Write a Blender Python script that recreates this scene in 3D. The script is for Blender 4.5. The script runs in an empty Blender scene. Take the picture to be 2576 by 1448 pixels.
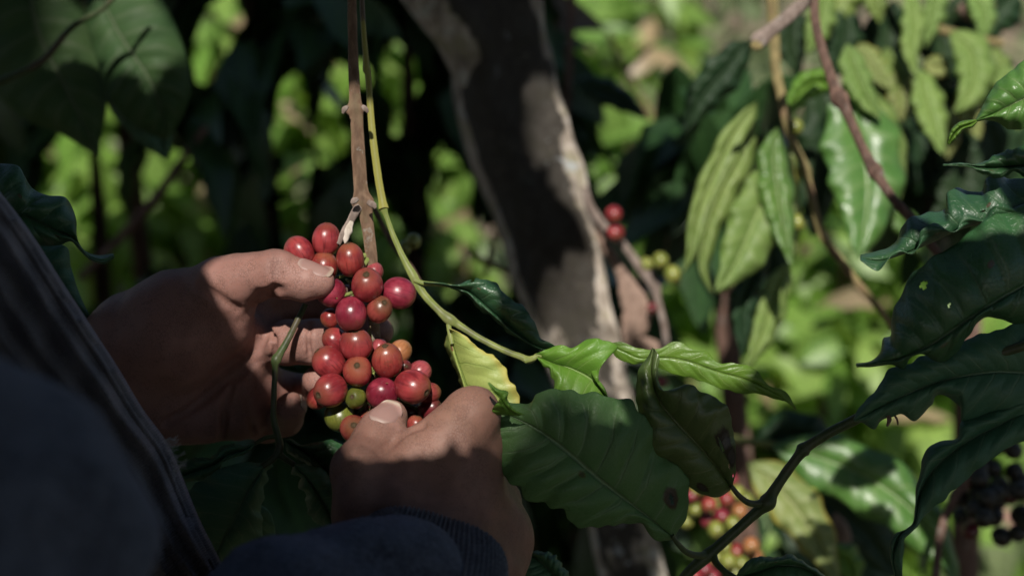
import bpy, math, random
import numpy as np
from math import radians as R

random.seed(7)
RNG = np.random.default_rng(7)
S = bpy.context.scene
COL = S.collection

# ------------------------------------------------------------------ camera
CAM_H, PITCH = 1.40, 15.0
TH = R(90 - PITCH)
cd = bpy.data.cameras.new('camera')
cam = bpy.data.objects.new('camera', cd)
COL.objects.link(cam)
cam.location = (0, 0, CAM_H)
cam.rotation_euler = (TH, 0, 0)
cd.lens = 50
cd.sensor_width = 36
cd.clip_start = 0.01
cd.clip_end = 300
cd.dof.use_dof = True
cd.dof.focus_distance = 0.684
cd.dof.aperture_fstop = 4.4
cd.dof.aperture_blades = 7
S.camera = cam

RM = np.array([[1, 0, 0], [0, math.cos(TH), -math.sin(TH)], [0, math.sin(TH), math.cos(TH)]])
CL = np.array([0, 0, CAM_H])


def W(p):                       # camera frame (x right, y up, z towards the viewer) -> world
    return np.asarray(p, float) @ RM.T + CL


def Cm(p):                      # world -> camera frame
    return (np.asarray(p, float) - CL) @ RM


K = 0.72 / 2575.0


def P(u, v, d):                 # direction of sight and distance -> point in the camera frame
    return np.array([(u - 1287.5) * K * d, -(v - 724.0) * K * d, -d])


def PW(u, v, d):
    return W(P(u, v, d))


# ------------------------------------------------------------------ world, sun, exposure
SUN_AZ, SUN_EL = R(2), R(31)    # seen from the camera's own axis: behind, above, a little to the left
SC = np.array([-math.sin(SUN_AZ) * math.cos(SUN_EL), math.sin(SUN_EL), math.cos(SUN_AZ) * math.cos(SUN_EL)])
SW = RM @ SC
el = math.asin(SW[2])
az = math.atan2(SW[0], SW[1])
wd = bpy.data.worlds.new('World')
S.world = wd
wd.use_nodes = True
nt = wd.node_tree
sky = nt.nodes.new('ShaderNodeTexSky')
sky.sky_type = 'NISHITA'
sky.sun_disc = False
sky.sun_elevation = el
sky.sun_rotation = az
bg = nt.nodes['Background']
bg.inputs[1].default_value = 0.072
nt.links.new(sky.outputs[0], bg.inputs[0])
sl = bpy.data.lights.new('sun', 'SUN')
sl.energy = 5.0
sl.angle = R(0.53)
sl.color = (1, 0.945, 0.86)
so = bpy.data.objects.new('sun', sl)
COL.objects.link(so)
from mathutils import Vector
so.rotation_euler = Vector(SW).to_track_quat('Z', 'Y').to_euler()
so.location = (0, 0, 8)
S.view_settings.view_transform = 'Standard'
S.view_settings.look = 'None'
S.view_settings.exposure = 0.14
S.view_settings.gamma = 1
S.render.engine = 'CYCLES'
S.cycles.use_denoising = True
S.cycles.max_bounces = 8
S.cycles.diffuse_bounces = 2
S.cycles.transmission_bounces = 3
S.cycles.caustics_reflective = False
S.cycles.caustics_refractive = False


# ------------------------------------------------------------------ object helpers
def mesh_np(name, verts, faces, uvs=None, smooth=True):
    """verts (n,3) world; faces (m,4) or (m,3) int array; uvs per vertex."""
    me = bpy.data.meshes.new(name)
    verts = np.asarray(verts, np.float32)
    faces = np.asarray(faces, np.int32)
    m, k = faces.shape
    me.vertices.add(len(verts))
    me.vertices.foreach_set('co', verts.ravel())
    me.loops.add(m * k)
    me.loops.foreach_set('vertex_index', faces.ravel())
    me.polygons.add(m)
    me.polygons.foreach_set('loop_start', np.arange(0, m * k, k, dtype=np.int32))
    me.polygons.foreach_set('loop_total', np.full(m, k, np.int32))
    if uvs is not None:
        l = me.uv_layers.new(name='UVMap')
        l.data.foreach_set('uv', np.asarray(uvs, np.float32)[faces.ravel()].ravel())
    me.update(calc_edges=True)
    me.validate()
    if smooth:
        me.polygons.foreach_set('use_smooth', np.ones(len(me.polygons), bool))
    return me


def obj(name, geo, mat, parent=None):
    verts, faces = geo[0], geo[1]
    uvs = geo[2] if len(geo) > 2 else None
    verts = np.asarray(verts, float)
    if parent is not None:
        o0 = parent
        base = np.zeros(3)
        while o0 is not None:
            base = base + np.array(o0.location)
            o0 = o0.parent
    else:
        base = verts.mean(0)
    o = bpy.data.objects.new(name, mesh_np(name, verts - base, faces, uvs))
    if parent is None:
        o.location = base
    else:
        o.parent = parent
    o.data.materials.append(mat)
    COL.objects.link(o)
    return o


def tag(o, label=None, cat=None, group=None, kind=None):
    if label: o['label'] = label
    if cat: o['category'] = cat
    if group: o['group'] = group
    if kind: o['kind'] = kind
    return o


def thing(name, label, cat, loc, group=None):
    o = bpy.data.objects.new(name, None)
    o.empty_display_size = 0.02
    o.location = loc
    COL.objects.link(o)
    return tag(o, label, cat, group)


def join(*gs):
    vs, fs, us, n = [], [], [], 0
    for g in gs:
        vs.append(np.asarray(g[0])); fs.append(np.asarray(g[1]) + n)
        us.append(np.asarray(g[2]) if len(g) > 2 and g[2] is not None else np.zeros((len(g[0]), 2)))
        n += len(g[0])
    return np.concatenate(vs), np.concatenate(fs), np.concatenate(us)


def cat_rom(pts, n):
    pts = np.asarray(pts, float)
    if len(pts) == 2:
        t = np.linspace(0, 1, n)[:, None]
        return pts[0] * (1 - t) + pts[1] * t
    seg = np.linalg.norm(np.diff(pts[:, :3], axis=0), axis=1)
    s = np.concatenate([[0], np.cumsum(np.maximum(seg, 1e-9))])
    s /= s[-1]
    q = np.linspace(0, 1, n)
    i = np.clip(np.searchsorted(s, q, side='right') - 1, 0, len(pts) - 2)
    t = ((q - s[i]) / (s[i + 1] - s[i]))[:, None]
    tan = np.zeros_like(pts)
    tan[1:-1] = (pts[2:] - pts[:-2]) / (s[2:] - s[:-2])[:, None]
    tan[0] = (pts[1] - pts[0]) / (s[1] - s[0])
    tan[-1] = (pts[-1] - pts[-2]) / (s[-1] - s[-2])
    h = (s[i + 1] - s[i])[:, None]
    a, b, ta, tb = pts[i], pts[i + 1], tan[i] * h, tan[i + 1] * h
    return (2 * t**3 - 3 * t**2 + 1) * a + (t**3 - 2 * t**2 + t) * ta + (-2 * t**3 + 3 * t**2) * b + (t**3 - t**2) * tb


def wave(p, f, seed=0):
    """cheap smooth 3-D noise in about -1..1"""
    r = np.random.default_rng(seed)
    out = np.zeros(len(p))
    for k in range(5):
        d = r.normal(size=3); d /= np.linalg.norm(d)
        out += np.sin(p @ d * f * (0.7 + 0.35 * k) * 6.283 + r.uniform(0, 6.28)) * (1 - 0.12 * k)
    return out / 3.2


def tube(pts, n=None, sides=10, rough=0.0, seed=0, cap=True, flat=False):
    """pts rows (x,y,z,r) in the camera frame -> world tube."""
    pts = np.asarray(pts, float)
    n = n or max(6, len(pts) * 7)
    c = cat_rom(pts, n)
    ctr, r = c[:, :3], np.maximum(c[:, 3], 1e-5)
    t = np.gradient(ctr, axis=0)
    t /= np.linalg.norm(t, axis=1)[:, None] + 1e-12
    ref = np.array([0.31, 0.12, 0.94])
    a = np.cross(t, ref); a /= np.linalg.norm(a, axis=1)[:, None] + 1e-12
    b = np.cross(t, a)
    th = np.linspace(0, 2 * np.pi, sides, endpoint=False)
    sqr = ((np.abs(np.cos(th)) ** 4 + np.abs(np.sin(th)) ** 4) ** -.25 if flat else np.ones(sides))[None, :, None]
    v = ctr[:, None, :] + r[:, None, None] * sqr * (np.cos(th)[None, :, None] * a[:, None, :] + np.sin(th)[None, :, None] * b[:, None, :])
    v = v.reshape(-1, 3)
    if rough:
        rr = np.repeat(r, sides)
        nv = (v - np.repeat(ctr, sides, axis=0)) / rr[:, None]
        w = wave(v, 0.14 / r.mean(), seed) * 0.6 + wave(v, 0.4 / r.mean(), seed + 1) * 0.4
        v = v + nv * (rr * rough * w)[:, None]
    f = []
    for i in range(n - 1):
        for j in range(sides):
            k = (j + 1) % sides
            f.append((i * sides + j, i * sides + k, (i + 1) * sides + k, (i + 1) * sides + j))
    L = np.concatenate([[0], np.cumsum(np.linalg.norm(np.diff(ctr, axis=0), axis=1))])
    uv = np.stack([np.tile(th / 6.283, n), np.repeat(L / max(L[-1], 1e-9), sides)], 1)
    if cap:
        m = len(v)
        v = np.concatenate([v, ctr[:1] - t[:1] * r[0] * 0.3, ctr[-1:] + t[-1:] * r[-1] * 0.3])
        uv = np.concatenate([uv, [[0, 0], [0, 1]]])
        for j in range(sides):
            k = (j + 1) % sides
            f.append((m, k, j, j)); f.append((m + 1, (n - 1) * sides + j, (n - 1) * sides + k, (n - 1) * sides + k))
    f = np.array(f)
    return W(v), f, uv


def ptube(pts, d=None, **kw):
    """rows (u,v,r_px[,d]); one distance or one per row."""
    rows = []
    for q in pts:
        dd = q[3] if len(q) > 3 else d
        rows.append(list(P(q[0], q[1], dd)) + [q[2] * K * dd])
    return tube(rows, **kw)


# ------------------------------------------------------------------ materials
def mat(name):
    m = bpy.data.materials.new(name)
    m.use_nodes = True
    nt = m.node_tree
    return m, nt, nt.nodes['Principled BSDF'], nt.nodes['Material Output']


class N:
    """tiny node helper"""
    def __init__(s, nt): s.t = nt
    def n(s, typ, ins=None, **at):
        x = s.t.nodes.new(typ)
        for k, v in at.items(): setattr(x, k, v)
        for k, v in (ins or {}).items():
            if hasattr(v, 'is_linked'): s.t.links.new(v, x.inputs[k])
            else: x.inputs[k].default_value = v
        return x
    def m(s, op, a, b=0.0, c=0.0):
        return s.n('ShaderNodeMath', {0: a, 1: b, 2: c}, operation=op).outputs[0]
    def mix(s, f, a, b, bt='MIX'):
        x = s.n('ShaderNodeMix', data_type='RGBA', blend_type=bt)
        for k, v in ((0, f), (6, a), (7, b)):
            if hasattr(v, 'is_linked'): s.t.links.new(v, x.inputs[k])
            else: x.inputs[k].default_value = v if k == 0 else (*v, 1) if len(v) == 3 else v
        return x.outputs[2]
    def step(s, x, a, b):
        return s.n('ShaderNodeMapRange', {0: x, 1: a, 2: b, 3: 0.0, 4: 1.0}, interpolation_type='SMOOTHSTEP').outputs[0]
    def noise(s, vec, scale, detail=4, rough=0.55):
        return s.n('ShaderNodeTexNoise', {'Vector': vec, 'Scale': scale, 'Detail': detail, 'Roughness': rough}).outputs[0]


def leaf_mat(name, col, col2, vein, rough=0.36, trans=0.3, tcol=None, nv=9, spots=(), vstr=0.8, edge=None, back=None, dirt=0.3, bump=1.0, spec=0.5):
    m, nt, b, out = mat(name)
    h = N(nt)
    uv = h.n('ShaderNodeUVMap').outputs[0]
    obc = h.n('ShaderNodeTexCoord').outputs['Object']
    sp = h.n('ShaderNodeSeparateXYZ', {0: uv})
    s = h.m('MULTIPLY', h.m('ABSOLUTE', h.m('SUBTRACT', sp.outputs[0], 0.5)), 2.0)
    wob = h.m('MULTIPLY', h.m('SUBTRACT', h.noise(uv, 3.0, 2), 0.5), 0.5)
    ph = h.m('ADD', h.m('SUBTRACT', h.m('MULTIPLY', sp.outputs[1], float(nv)), h.m('MULTIPLY', h.m('POWER', s, 1.4), 1.1)), wob)
    side = h.m('MULTIPLY', h.m('GREATER_THAN', sp.outputs[0], 0.5), 0.43)
    f = h.m('FRACT', h.m('ADD', ph, side))
    dv = h.m('ABSOLUTE', h.m('SUBTRACT', f, 0.5))
    lat = h.m('MULTIPLY', h.step(dv, 0.055, 0.012), h.step(s, 1.0, 0.55))
    latw = h.m('MULTIPLY', h.step(dv, 0.26, 0.0), h.step(s, 1.0, 0.6))
    mid = h.step(s, 0.055, 0.02)
    fine = h.n('ShaderNodeTexVoronoi', {'Vector': obc, 'Scale': 420.0}, feature='DISTANCE_TO_EDGE').outputs[0]
    finev = h.step(fine, 0.09, 0.0)
    big = h.noise(obc, 28.0, 4)
    c = h.mix(h.step(big, 0.33, 0.7), col, col2)
    c = h.mix(h.m('MULTIPLY', finev, 0.16 * vstr), c, vein)
    c = h.mix(h.m('MULTIPLY', latw, 0.22 * vstr), c, vein)
    c = h.mix(h.m('MULTIPLY', h.m('MAXIMUM', h.m('MULTIPLY', lat, 0.55), mid), vstr), c, vein)
    if edge:
        c = h.mix(h.m('MULTIPLY', h.step(h.m('ADD', s, h.m('MULTIPLY', big, 0.35)), 0.98, 1.2), 0.8), c, edge)
    spk = h.step(h.noise(obc, 330.0, 2), 0.70, 0.80)
    c = h.mix(h.m('MULTIPLY', spk, dirt), c, (0.03, 0.035, 0.02))
    for (ux, uy, rad, sc) in spots:
        dd = h.m('POWER', h.m('ADD', h.m('POWER', h.m('SUBTRACT', sp.outputs[0], ux), 2.0), h.m('POWER', h.m('MULTIPLY', h.m('SUBTRACT', sp.outputs[1], uy), 1.5), 2.0)), 0.5)
        dd = h.m('ADD', dd, h.m('MULTIPLY', h.m('SUBTRACT', h.noise(uv, 14.0, 4), 0.5), rad * 1.1))
        c = h.mix(h.step(dd, rad * 1.25, rad * 0.8), c, sc)
        c = h.mix(h.step(dd, rad * 0.72, rad * 0.45), c, tuple(x * 0.6 + 0.03 for x in sc))
    if back:
        geo = h.n('ShaderNodeNewGeometry')
        c = h.mix(h.m('MULTIPLY', geo.outputs['Backfacing'], 0.8), c, back)
    rv = h.n('ShaderNodeObjectInfo').outputs['Random']
    c = h.n('ShaderNodeHueSaturation', {'Hue': h.m('ADD', 0.485, h.m('MULTIPLY', rv, 0.025)), 'Value': h.m('ADD', 0.82, h.m('MULTIPLY', h.m('FRACT', h.m('MULTIPLY', rv, 7.7)), 0.34)), 'Color': c}).outputs[0]
    nt.links.new(c, b.inputs['Base Color'])
    rn = h.m('ADD', rough - 0.06, h.m('MULTIPLY', h.step(h.noise(obc, 75.0, 5, 0.7), 0.35, 0.7), 0.22))
    nt.links.new(rn, b.inputs['Roughness'])
    b.inputs['Specular IOR Level'].default_value = spec
    hgt = h.m('ADD', h.m('MULTIPLY', finev, -0.12), h.m('ADD', h.m('MULTIPLY', h.m('ADD', h.m('MULTIPLY', lat, 0.5), mid), -0.6), h.m('MULTIPLY', h.noise(obc, 240.0, 3), 0.28)))
    bp = h.n('ShaderNodeBump', {'Height': hgt, 'Strength': 0.45 * bump, 'Distance': 0.0009})
    nt.links.new(bp.outputs[0], b.inputs['Normal'])
    tr = h.n('ShaderNodeBsdfTranslucent', {'Normal': bp.outputs[0]})
    tc = h.mix(0.5, c, tcol or tuple(min(1, x * 2.2) for x in col))
    nt.links.new(tc, tr.inputs[0])
    ms = h.n('ShaderNodeMixShader', {0: trans, 1: b.outputs[0], 2: tr.outputs[0]})
    nt.links.new(ms.outputs[0], out.inputs[0])
    return m


M = {}
M['leaf_dark'] = leaf_mat('leaf_dark', (0.024, 0.084, 0.034), (0.040, 0.108, 0.040), (0.09, 0.16, 0.08), 0.36, 0.14, spec=0.55, dirt=0.45, bump=1.8, spots=[(0.27, 0.36, 0.022, (0.07, 0.05, 0.02)), (0.66, 0.62, 0.03, (0.06, 0.07, 0.02))])
M['leaf_mid'] = leaf_mat('leaf_mid', (0.090, 0.195, 0.064), (0.120, 0.230, 0.078), (0.22, 0.31, 0.17), 0.42, 0.25, spots=[(0.80, 0.165, 0.065, (0.060, 0.038, 0.024)), (0.42, 0.5, 0.03, (0.11, 0.12, 0.03))], dirt=0.6, bump=1.6, spec=0.35)
M['leaf_corner'] = leaf_mat('leaf_corner', (0.034, 0.085, 0.026), (0.05, 0.105, 0.032), (0.12, 0.16, 0.09), 0.62, 0.2, dirt=0.2, spec=0.25)
M['leaf_old'] = leaf_mat('leaf_old', (0.062, 0.112, 0.026), (0.100, 0.140, 0.046), (0.13, 0.16, 0.06), 0.34, 0.22, spots=[(0.83, 0.26, 0.11, (0.020, 0.013, 0.008)), (0.90, 0.16, 0.10, (0.016, 0.011, 0.008)), (0.10, 0.16, 0.05, (0.03, 0.02, 0.012))], dirt=0.6)
M['leaf_bright'] = leaf_mat('leaf_bright', (0.105, 0.245, 0.026), (0.135, 0.280, 0.036), (0.22, 0.34, 0.09), 0.40, 0.33, (0.34, 0.55, 0.06), dirt=0.25)
M['leaf_yellow'] = leaf_mat('leaf_yellow', (0.30, 0.37, 0.085), (0.37, 0.42, 0.12), (0.20, 0.27, 0.06), 0.50, 0.33, (0.55, 0.60, 0.15), nv=5, spots=[(0.62, 0.16, 0.05, (0.19, 0.07, 0.03))], edge=(0.48, 0.40, 0.10), dirt=0.12)
M['leaf_glossy'] = leaf_mat('leaf_glossy', (0.075, 0.185, 0.036), (0.11, 0.24, 0.045), (0.24, 0.34, 0.13), 0.36, 0.25, (0.30, 0.50, 0.06), dirt=0.1, spec=0.7)
M['leaf_pale'] = leaf_mat('leaf_pale', (0.155, 0.250, 0.055), (0.21, 0.31, 0.080), (0.34, 0.43, 0.16), 0.5, 0.26, (0.40, 0.52, 0.10), dirt=0.1, vstr=0.7)
M['leaf_stripe'] = leaf_mat('leaf_stripe', (0.21, 0.27, 0.08), (0.28, 0.32, 0.10), (0.40, 0.43, 0.20), 0.5, 0.26, (0.45, 0.52, 0.10), dirt=0.1, edge=(0.55, 0.40, 0.03), vstr=1.2)
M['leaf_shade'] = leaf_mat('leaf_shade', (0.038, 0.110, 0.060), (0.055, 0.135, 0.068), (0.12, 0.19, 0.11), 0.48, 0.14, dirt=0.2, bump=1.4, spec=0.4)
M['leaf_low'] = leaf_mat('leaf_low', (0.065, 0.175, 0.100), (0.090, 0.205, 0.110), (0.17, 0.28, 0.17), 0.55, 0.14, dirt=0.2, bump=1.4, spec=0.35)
M['leaf_shadow'] = leaf_mat('leaf_shadow', (0.012, 0.036, 0.012), (0.020, 0.050, 0.016), (0.04, 0.07, 0.03), 0.55, 0.12, dirt=0.1, spec=0.3)  # near-black leaf copy: shade of the dark gaps put into the colour


def foliage_mat(name, c1, c2, tcol, trans=0.35, rough=0.42):
    m, nt, b, out = mat(name)
    h = N(nt)
    rnd = h.n('ShaderNodeNewGeometry').outputs['Random Per Island']
    uv = h.n('ShaderNodeUVMap').outputs[0]
    sp = h.n('ShaderNodeSeparateXYZ', {0: uv})
    s = h.m('MULTIPLY', h.m('ABSOLUTE', h.m('SUBTRACT', sp.outputs[0], 0.5)), 2.0)
    c = h.mix(rnd, c1, c2)
    c = h.mix(h.m('MULTIPLY', h.step(s, 0.12, 0.03), 0.6), c, tuple(x * 1.8 for x in c2))
    f = h.m('FRACT', h.m('SUBTRACT', h.m('MULTIPLY', sp.outputs[1], 8.0), s))
    c = h.mix(h.m('MULTIPLY', h.step(h.m('ABSOLUTE', h.m('SUBTRACT', f, 0.5)), 0.16, 0.0), 0.35), c, tuple(x * 1.6 for x in c2))
    yel = h.step(h.m('FRACT', h.m('MULTIPLY', rnd, 17.3)), 0.94, 0.97)
    c = h.mix(h.m('MULTIPLY', yel, 0.75), c, tuple(x * k for x, k in zip((2.2, 2.2, 2.2), (c2[0] * .9 + .03, c2[1] * .42, c2[0] * .45 + .01))))
    nt.links.new(c, b.inputs['Base Color'])
    b.inputs['Roughness'].default_value = rough
    tr = h.n('ShaderNodeBsdfTranslucent')
    nt.links.new(h.mix(0.5, c, tcol), tr.inputs[0])
    ms = h.n('ShaderNodeMixShader', {0: trans, 1: b.outputs[0], 2: tr.outputs[0]})
    nt.links.new(ms.outputs[0], out.inputs[0])
    return m


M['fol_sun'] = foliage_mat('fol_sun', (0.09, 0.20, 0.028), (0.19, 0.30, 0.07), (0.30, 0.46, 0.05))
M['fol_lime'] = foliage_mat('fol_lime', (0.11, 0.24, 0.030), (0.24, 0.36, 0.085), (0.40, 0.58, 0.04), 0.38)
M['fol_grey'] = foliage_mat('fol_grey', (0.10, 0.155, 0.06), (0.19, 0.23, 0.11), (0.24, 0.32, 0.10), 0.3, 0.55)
M['fol_shaded'] = foliage_mat('fol_shaded', (0.014, 0.042, 0.012), (0.028, 0.070, 0.018), (0.06, 0.12, 0.02), 0.14)  # darkened copy of the sunlit foliage, shade put into its colour
M['fol_screen'] = foliage_mat('fol_screen', (0.016, 0.045, 0.012), (0.026, 0.062, 0.016), (0.03, 0.06, 0.01), 0.07)


def bark_mat(name, c1, c2, c3=None, scale=60., stretch=4., lichen=0.0, bump=0.8, green=None, rough=0.8, moss=None):
    m, nt, b, out = mat(name)
    h = N(nt)
    obc = h.n('ShaderNodeTexCoord').outputs['Object']
    uv = h.n('ShaderNodeUVMap').outputs[0]
    mp = h.n('ShaderNodeMapping', {0: obc, 3: (1, 1, 1.0 / stretch)}).outputs[0]
    n1 = h.noise(mp, scale, 7, 0.65)
    n2 = h.noise(obc, scale * 0.22, 4)
    c = h.mix(h.step(n1, 0.34, 0.68), c1, c2)
    if c3: c = h.mix(h.step(n2, 0.50, 0.66), c, c3)
    if green:
        c = h.mix(h.step(h.m('ADD', h.n('ShaderNodeSeparateXYZ', {0: uv}).outputs[1], h.m('MULTIPLY', h.m('SUBTRACT', n1, 0.5), 0.25)), green[1], green[2]), c, green[0])
    if moss:
        c = h.mix(h.m('MULTIPLY', h.step(h.noise(obc, scale * 0.35, 5), 0.52, 0.62), 0.7), c, moss)
    if lichen:
        lv = h.m('MULTIPLY', h.step(h.noise(obc, scale * 0.3, 5, 0.7), 0.57, 0.62), lichen)
        c = h.mix(lv, c, (0.46, 0.48, 0.45))
    nt.links.new(c, b.inputs['Base Color'])
    b.inputs['Roughness'].default_value = rough
    b.inputs['Diffuse Roughness'].default_value = 1.0
    b.inputs['Specular IOR Level'].default_value = 0.3
    hh = h.m('ADD', n1, h.m('MULTIPLY', h.noise(obc, scale * 5, 3), 0.35))
    bp = h.n('ShaderNodeBump', {'Height': hh, 'Strength': bump, 'Distance': 0.10 / scale})
    nt.links.new(bp.outputs[0], b.inputs['Normal'])
    return m


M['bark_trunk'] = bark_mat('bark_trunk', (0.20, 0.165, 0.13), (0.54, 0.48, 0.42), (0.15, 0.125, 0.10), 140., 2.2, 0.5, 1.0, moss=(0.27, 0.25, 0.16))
def trunk_mat():
    m = M['bark_trunk']; nt = m.node_tree; h = N(nt); b = nt.nodes['Principled BSDF']
    obc = h.n('ShaderNodeTexCoord').outputs['Object']
    sp = h.n('ShaderNodeSeparateXYZ', {0: h.n('ShaderNodeUVMap').outputs[0]})
    old = b.inputs['Base Color'].links[0].from_socket
    # dark moss plus painted shade on the upper and left part of the trunk
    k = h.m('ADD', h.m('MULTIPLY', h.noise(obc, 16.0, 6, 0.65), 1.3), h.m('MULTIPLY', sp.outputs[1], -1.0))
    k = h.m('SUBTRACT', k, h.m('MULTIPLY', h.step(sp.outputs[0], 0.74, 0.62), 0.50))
    moss_shade = h.step(k, 0.08, 0.19)
    c = h.mix(h.m('MULTIPLY', moss_shade, 0.93), old, (0.022, 0.019, 0.015))
    fl = h.m('MULTIPLY', h.step(h.noise(obc, 60.0, 5, 0.7), 0.60, 0.66), h.step(h.noise(obc, 14.0, 3), 0.48, 0.6))
    c = h.mix(h.m('MULTIPLY', fl, 0.8), c, (0.40, 0.43, 0.45))
    c = h.mix(h.m('MULTIPLY', h.step(h.noise(obc, 150.0, 4, 0.7), 0.60, 0.70), 0.5), c, (0.16, 0.14, 0.11))
    nt.links.new(c, b.inputs['Base Color'])


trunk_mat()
M['bark_twig'] = bark_mat('bark_twig', (0.115, 0.068, 0.042), (0.21, 0.135, 0.088), (0.16, 0.12, 0.07), 330., 4., 0.25, 0.55)
M['bark_grey'] = bark_mat('bark_grey', (0.16, 0.12, 0.10), (0.30, 0.24, 0.21), None, 260., 4., 0.2, 0.5)
M['bark_red'] = bark_mat('bark_red', (0.085, 0.050, 0.038), (0.19, 0.115, 0.088), None, 300., 4., 0.15, 0.5)
M['bark_olive'] = bark_mat('bark_olive', (0.17, 0.14, 0.06), (0.30, 0.24, 0.11), (0.20, 0.125, 0.075), 200., 6., 0.0, 0.4)
M['stem_green'] = bark_mat('stem_green', (0.10, 0.075, 0.05), (0.15, 0.11, 0.07), None, 300., 6., 0.0, 0.3, ((0.26, 0.25, 0.06), 0.19, 0.215), 0.5)
M['stem_lime'] = bark_mat('stem_lime', (0.17, 0.21, 0.055), (0.24, 0.27, 0.085), (0.14, 0.15, 0.06), 260., 8., 0.0, 0.25, None, 0.45)
M['stem_dark'] = bark_mat('stem_dark', (0.035, 0.055, 0.018), (0.065, 0.085, 0.032), (0.075, 0.062, 0.035), 240., 8., 0.0, 0.35, None, 0.45)
M['dry_brown'] = bark_mat('dry_brown', (0.20, 0.13, 0.10), (0.34, 0.24, 0.19), None, 120., 6., 0.0, 0.8)
M['dry_pale'] = bark_mat('dry_pale', (0.42, 0.36, 0.30), (0.60, 0.54, 0.48), None, 300., 6., 0.0, 0.6)


def cherry_mat(name, c1, c2, cap, eye=0.078, sheen=0.22):
    """uv.y runs from the eye (0) to the stalk end (1)"""
    m, nt, b, out = mat(name)
    h = N(nt)
    uv = h.n('ShaderNodeUVMap').outputs[0]
    obc = h.n('ShaderNodeTexCoord').outputs['Object']
    sp = h.n('ShaderNodeSeparateXYZ', {0: uv})
    rnd = h.n('ShaderNodeObjectInfo').outputs['Random']
    ang = h.m('MULTIPLY', sp.outputs[0], 6.28319)
    vec = h.n('ShaderNodeCombineXYZ', {0: h.m('COSINE', ang), 1: h.m('SINE', ang), 2: h.m('ADD', h.m('MULTIPLY', sp.outputs[1], 0.35), h.m('MULTIPLY', rnd, 19.0))}).outputs[0]
    st = h.noise(vec, 7.0, 5, 0.7)
    bl = h.noise(h.n('ShaderNodeVectorMath', {0: obc, 1: h.n('ShaderNodeCombineXYZ', {0: rnd, 1: rnd, 2: rnd}).outputs[0]}, operation='ADD').outputs[0], 110.0, 3)
    c = h.mix(h.step(bl, 0.36, 0.64), tuple(x * 0.85 for x in c1), c2)
    c = h.mix(h.m('MULTIPLY', h.step(st, 0.52, 0.66), 0.75), c, tuple(x * 0.45 for x in c1))
    c = h.mix(h.m('MULTIPLY', h.step(st, 0.44, 0.30), 0.35), c, tuple(min(1, x * 1.25 + 0.02) for x in c2))
    yy = h.m('ADD', sp.outputs[1], h.m('MULTIPLY', h.m('SUBTRACT', st, 0.5), 0.22))
    c = h.mix(h.m('MULTIPLY', h.step(yy, 0.40, 0.13), 0.75), c, cap)
    ey = h.m('ADD', sp.outputs[1], h.m('MULTIPLY', h.m('SUBTRACT', h.noise(obc, 700.0, 3), 0.5), 0.06))
    c = h.mix(h.m('MULTIPLY', h.step(ey, eye * 1.9, eye * 1.1), 0.6), c, tuple(x * 0.7 for x in cap))
    c = h.mix(h.step(ey, eye, eye * 0.62), c, (0.050, 0.034, 0.020))
    c = h.mix(h.m('MULTIPLY', h.step(ey, eye * .45, eye * .25), 0.25), c, (0.16, 0.12, 0.08))
    spk = h.step(h.noise(obc, 900.0, 2), 0.70, 0.76)
    c = h.mix(h.m('MULTIPLY', spk, 0.5), c, tuple(x * 0.35 for x in c1))
    off = h.n('ShaderNodeVectorMath', {0: obc, 1: h.n('ShaderNodeCombineXYZ', {0: rnd, 1: h.m('MULTIPLY', rnd, 3.0), 2: 0.0}).outputs[0]}, operation='ADD').outputs[0]
    scar = h.m('MULTIPLY', h.step(h.noise(off, 130.0, 5, 0.7), 0.60, 0.68), 0.55)
    c = h.mix(scar, c, (c1[0] * .45 + .05, c1[1] * .6 + .03, c1[2] * .5 + .012))
    dust = h.step(h.noise(off, 1500.0, 2), 0.73, 0.78)
    c = h.mix(h.m('MULTIPLY', dust, 0.4), c, (0.45, 0.36, 0.28))
    nt.links.new(c, b.inputs['Base Color'])
    nt.links.new(h.m('ADD', h.m('MULTIPLY', h.step(sp.outputs[1], eye * 1.3, eye * .8), 0.5), h.m('ADD', sheen, h.m('MULTIPLY', h.noise(obc, 420.0, 4), 0.18))), b.inputs['Roughness'])
    spec = h.m('MULTIPLY', h.step(sp.outputs[1], eye * .7, eye * 1.3), 0.5)
    nt.links.new(spec, b.inputs['Specular IOR Level'])
    b.inputs['Subsurface Weight'].default_value = 0.12
    b.inputs['Subsurface Radius'].default_value = (0.003, 0.001, 0.0006)
    b.inputs['Subsurface Scale'].default_value = 1.0
    bp = h.n('ShaderNodeBump', {'Height': h.m('ADD', h.noise(obc, 520.0, 4), h.m('MULTIPLY', st, 0.6)), 'Strength': 0.10, 'Distance': 0.0008})
    nt.links.new(bp.outputs[0], b.inputs['Normal'])
    return m


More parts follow.
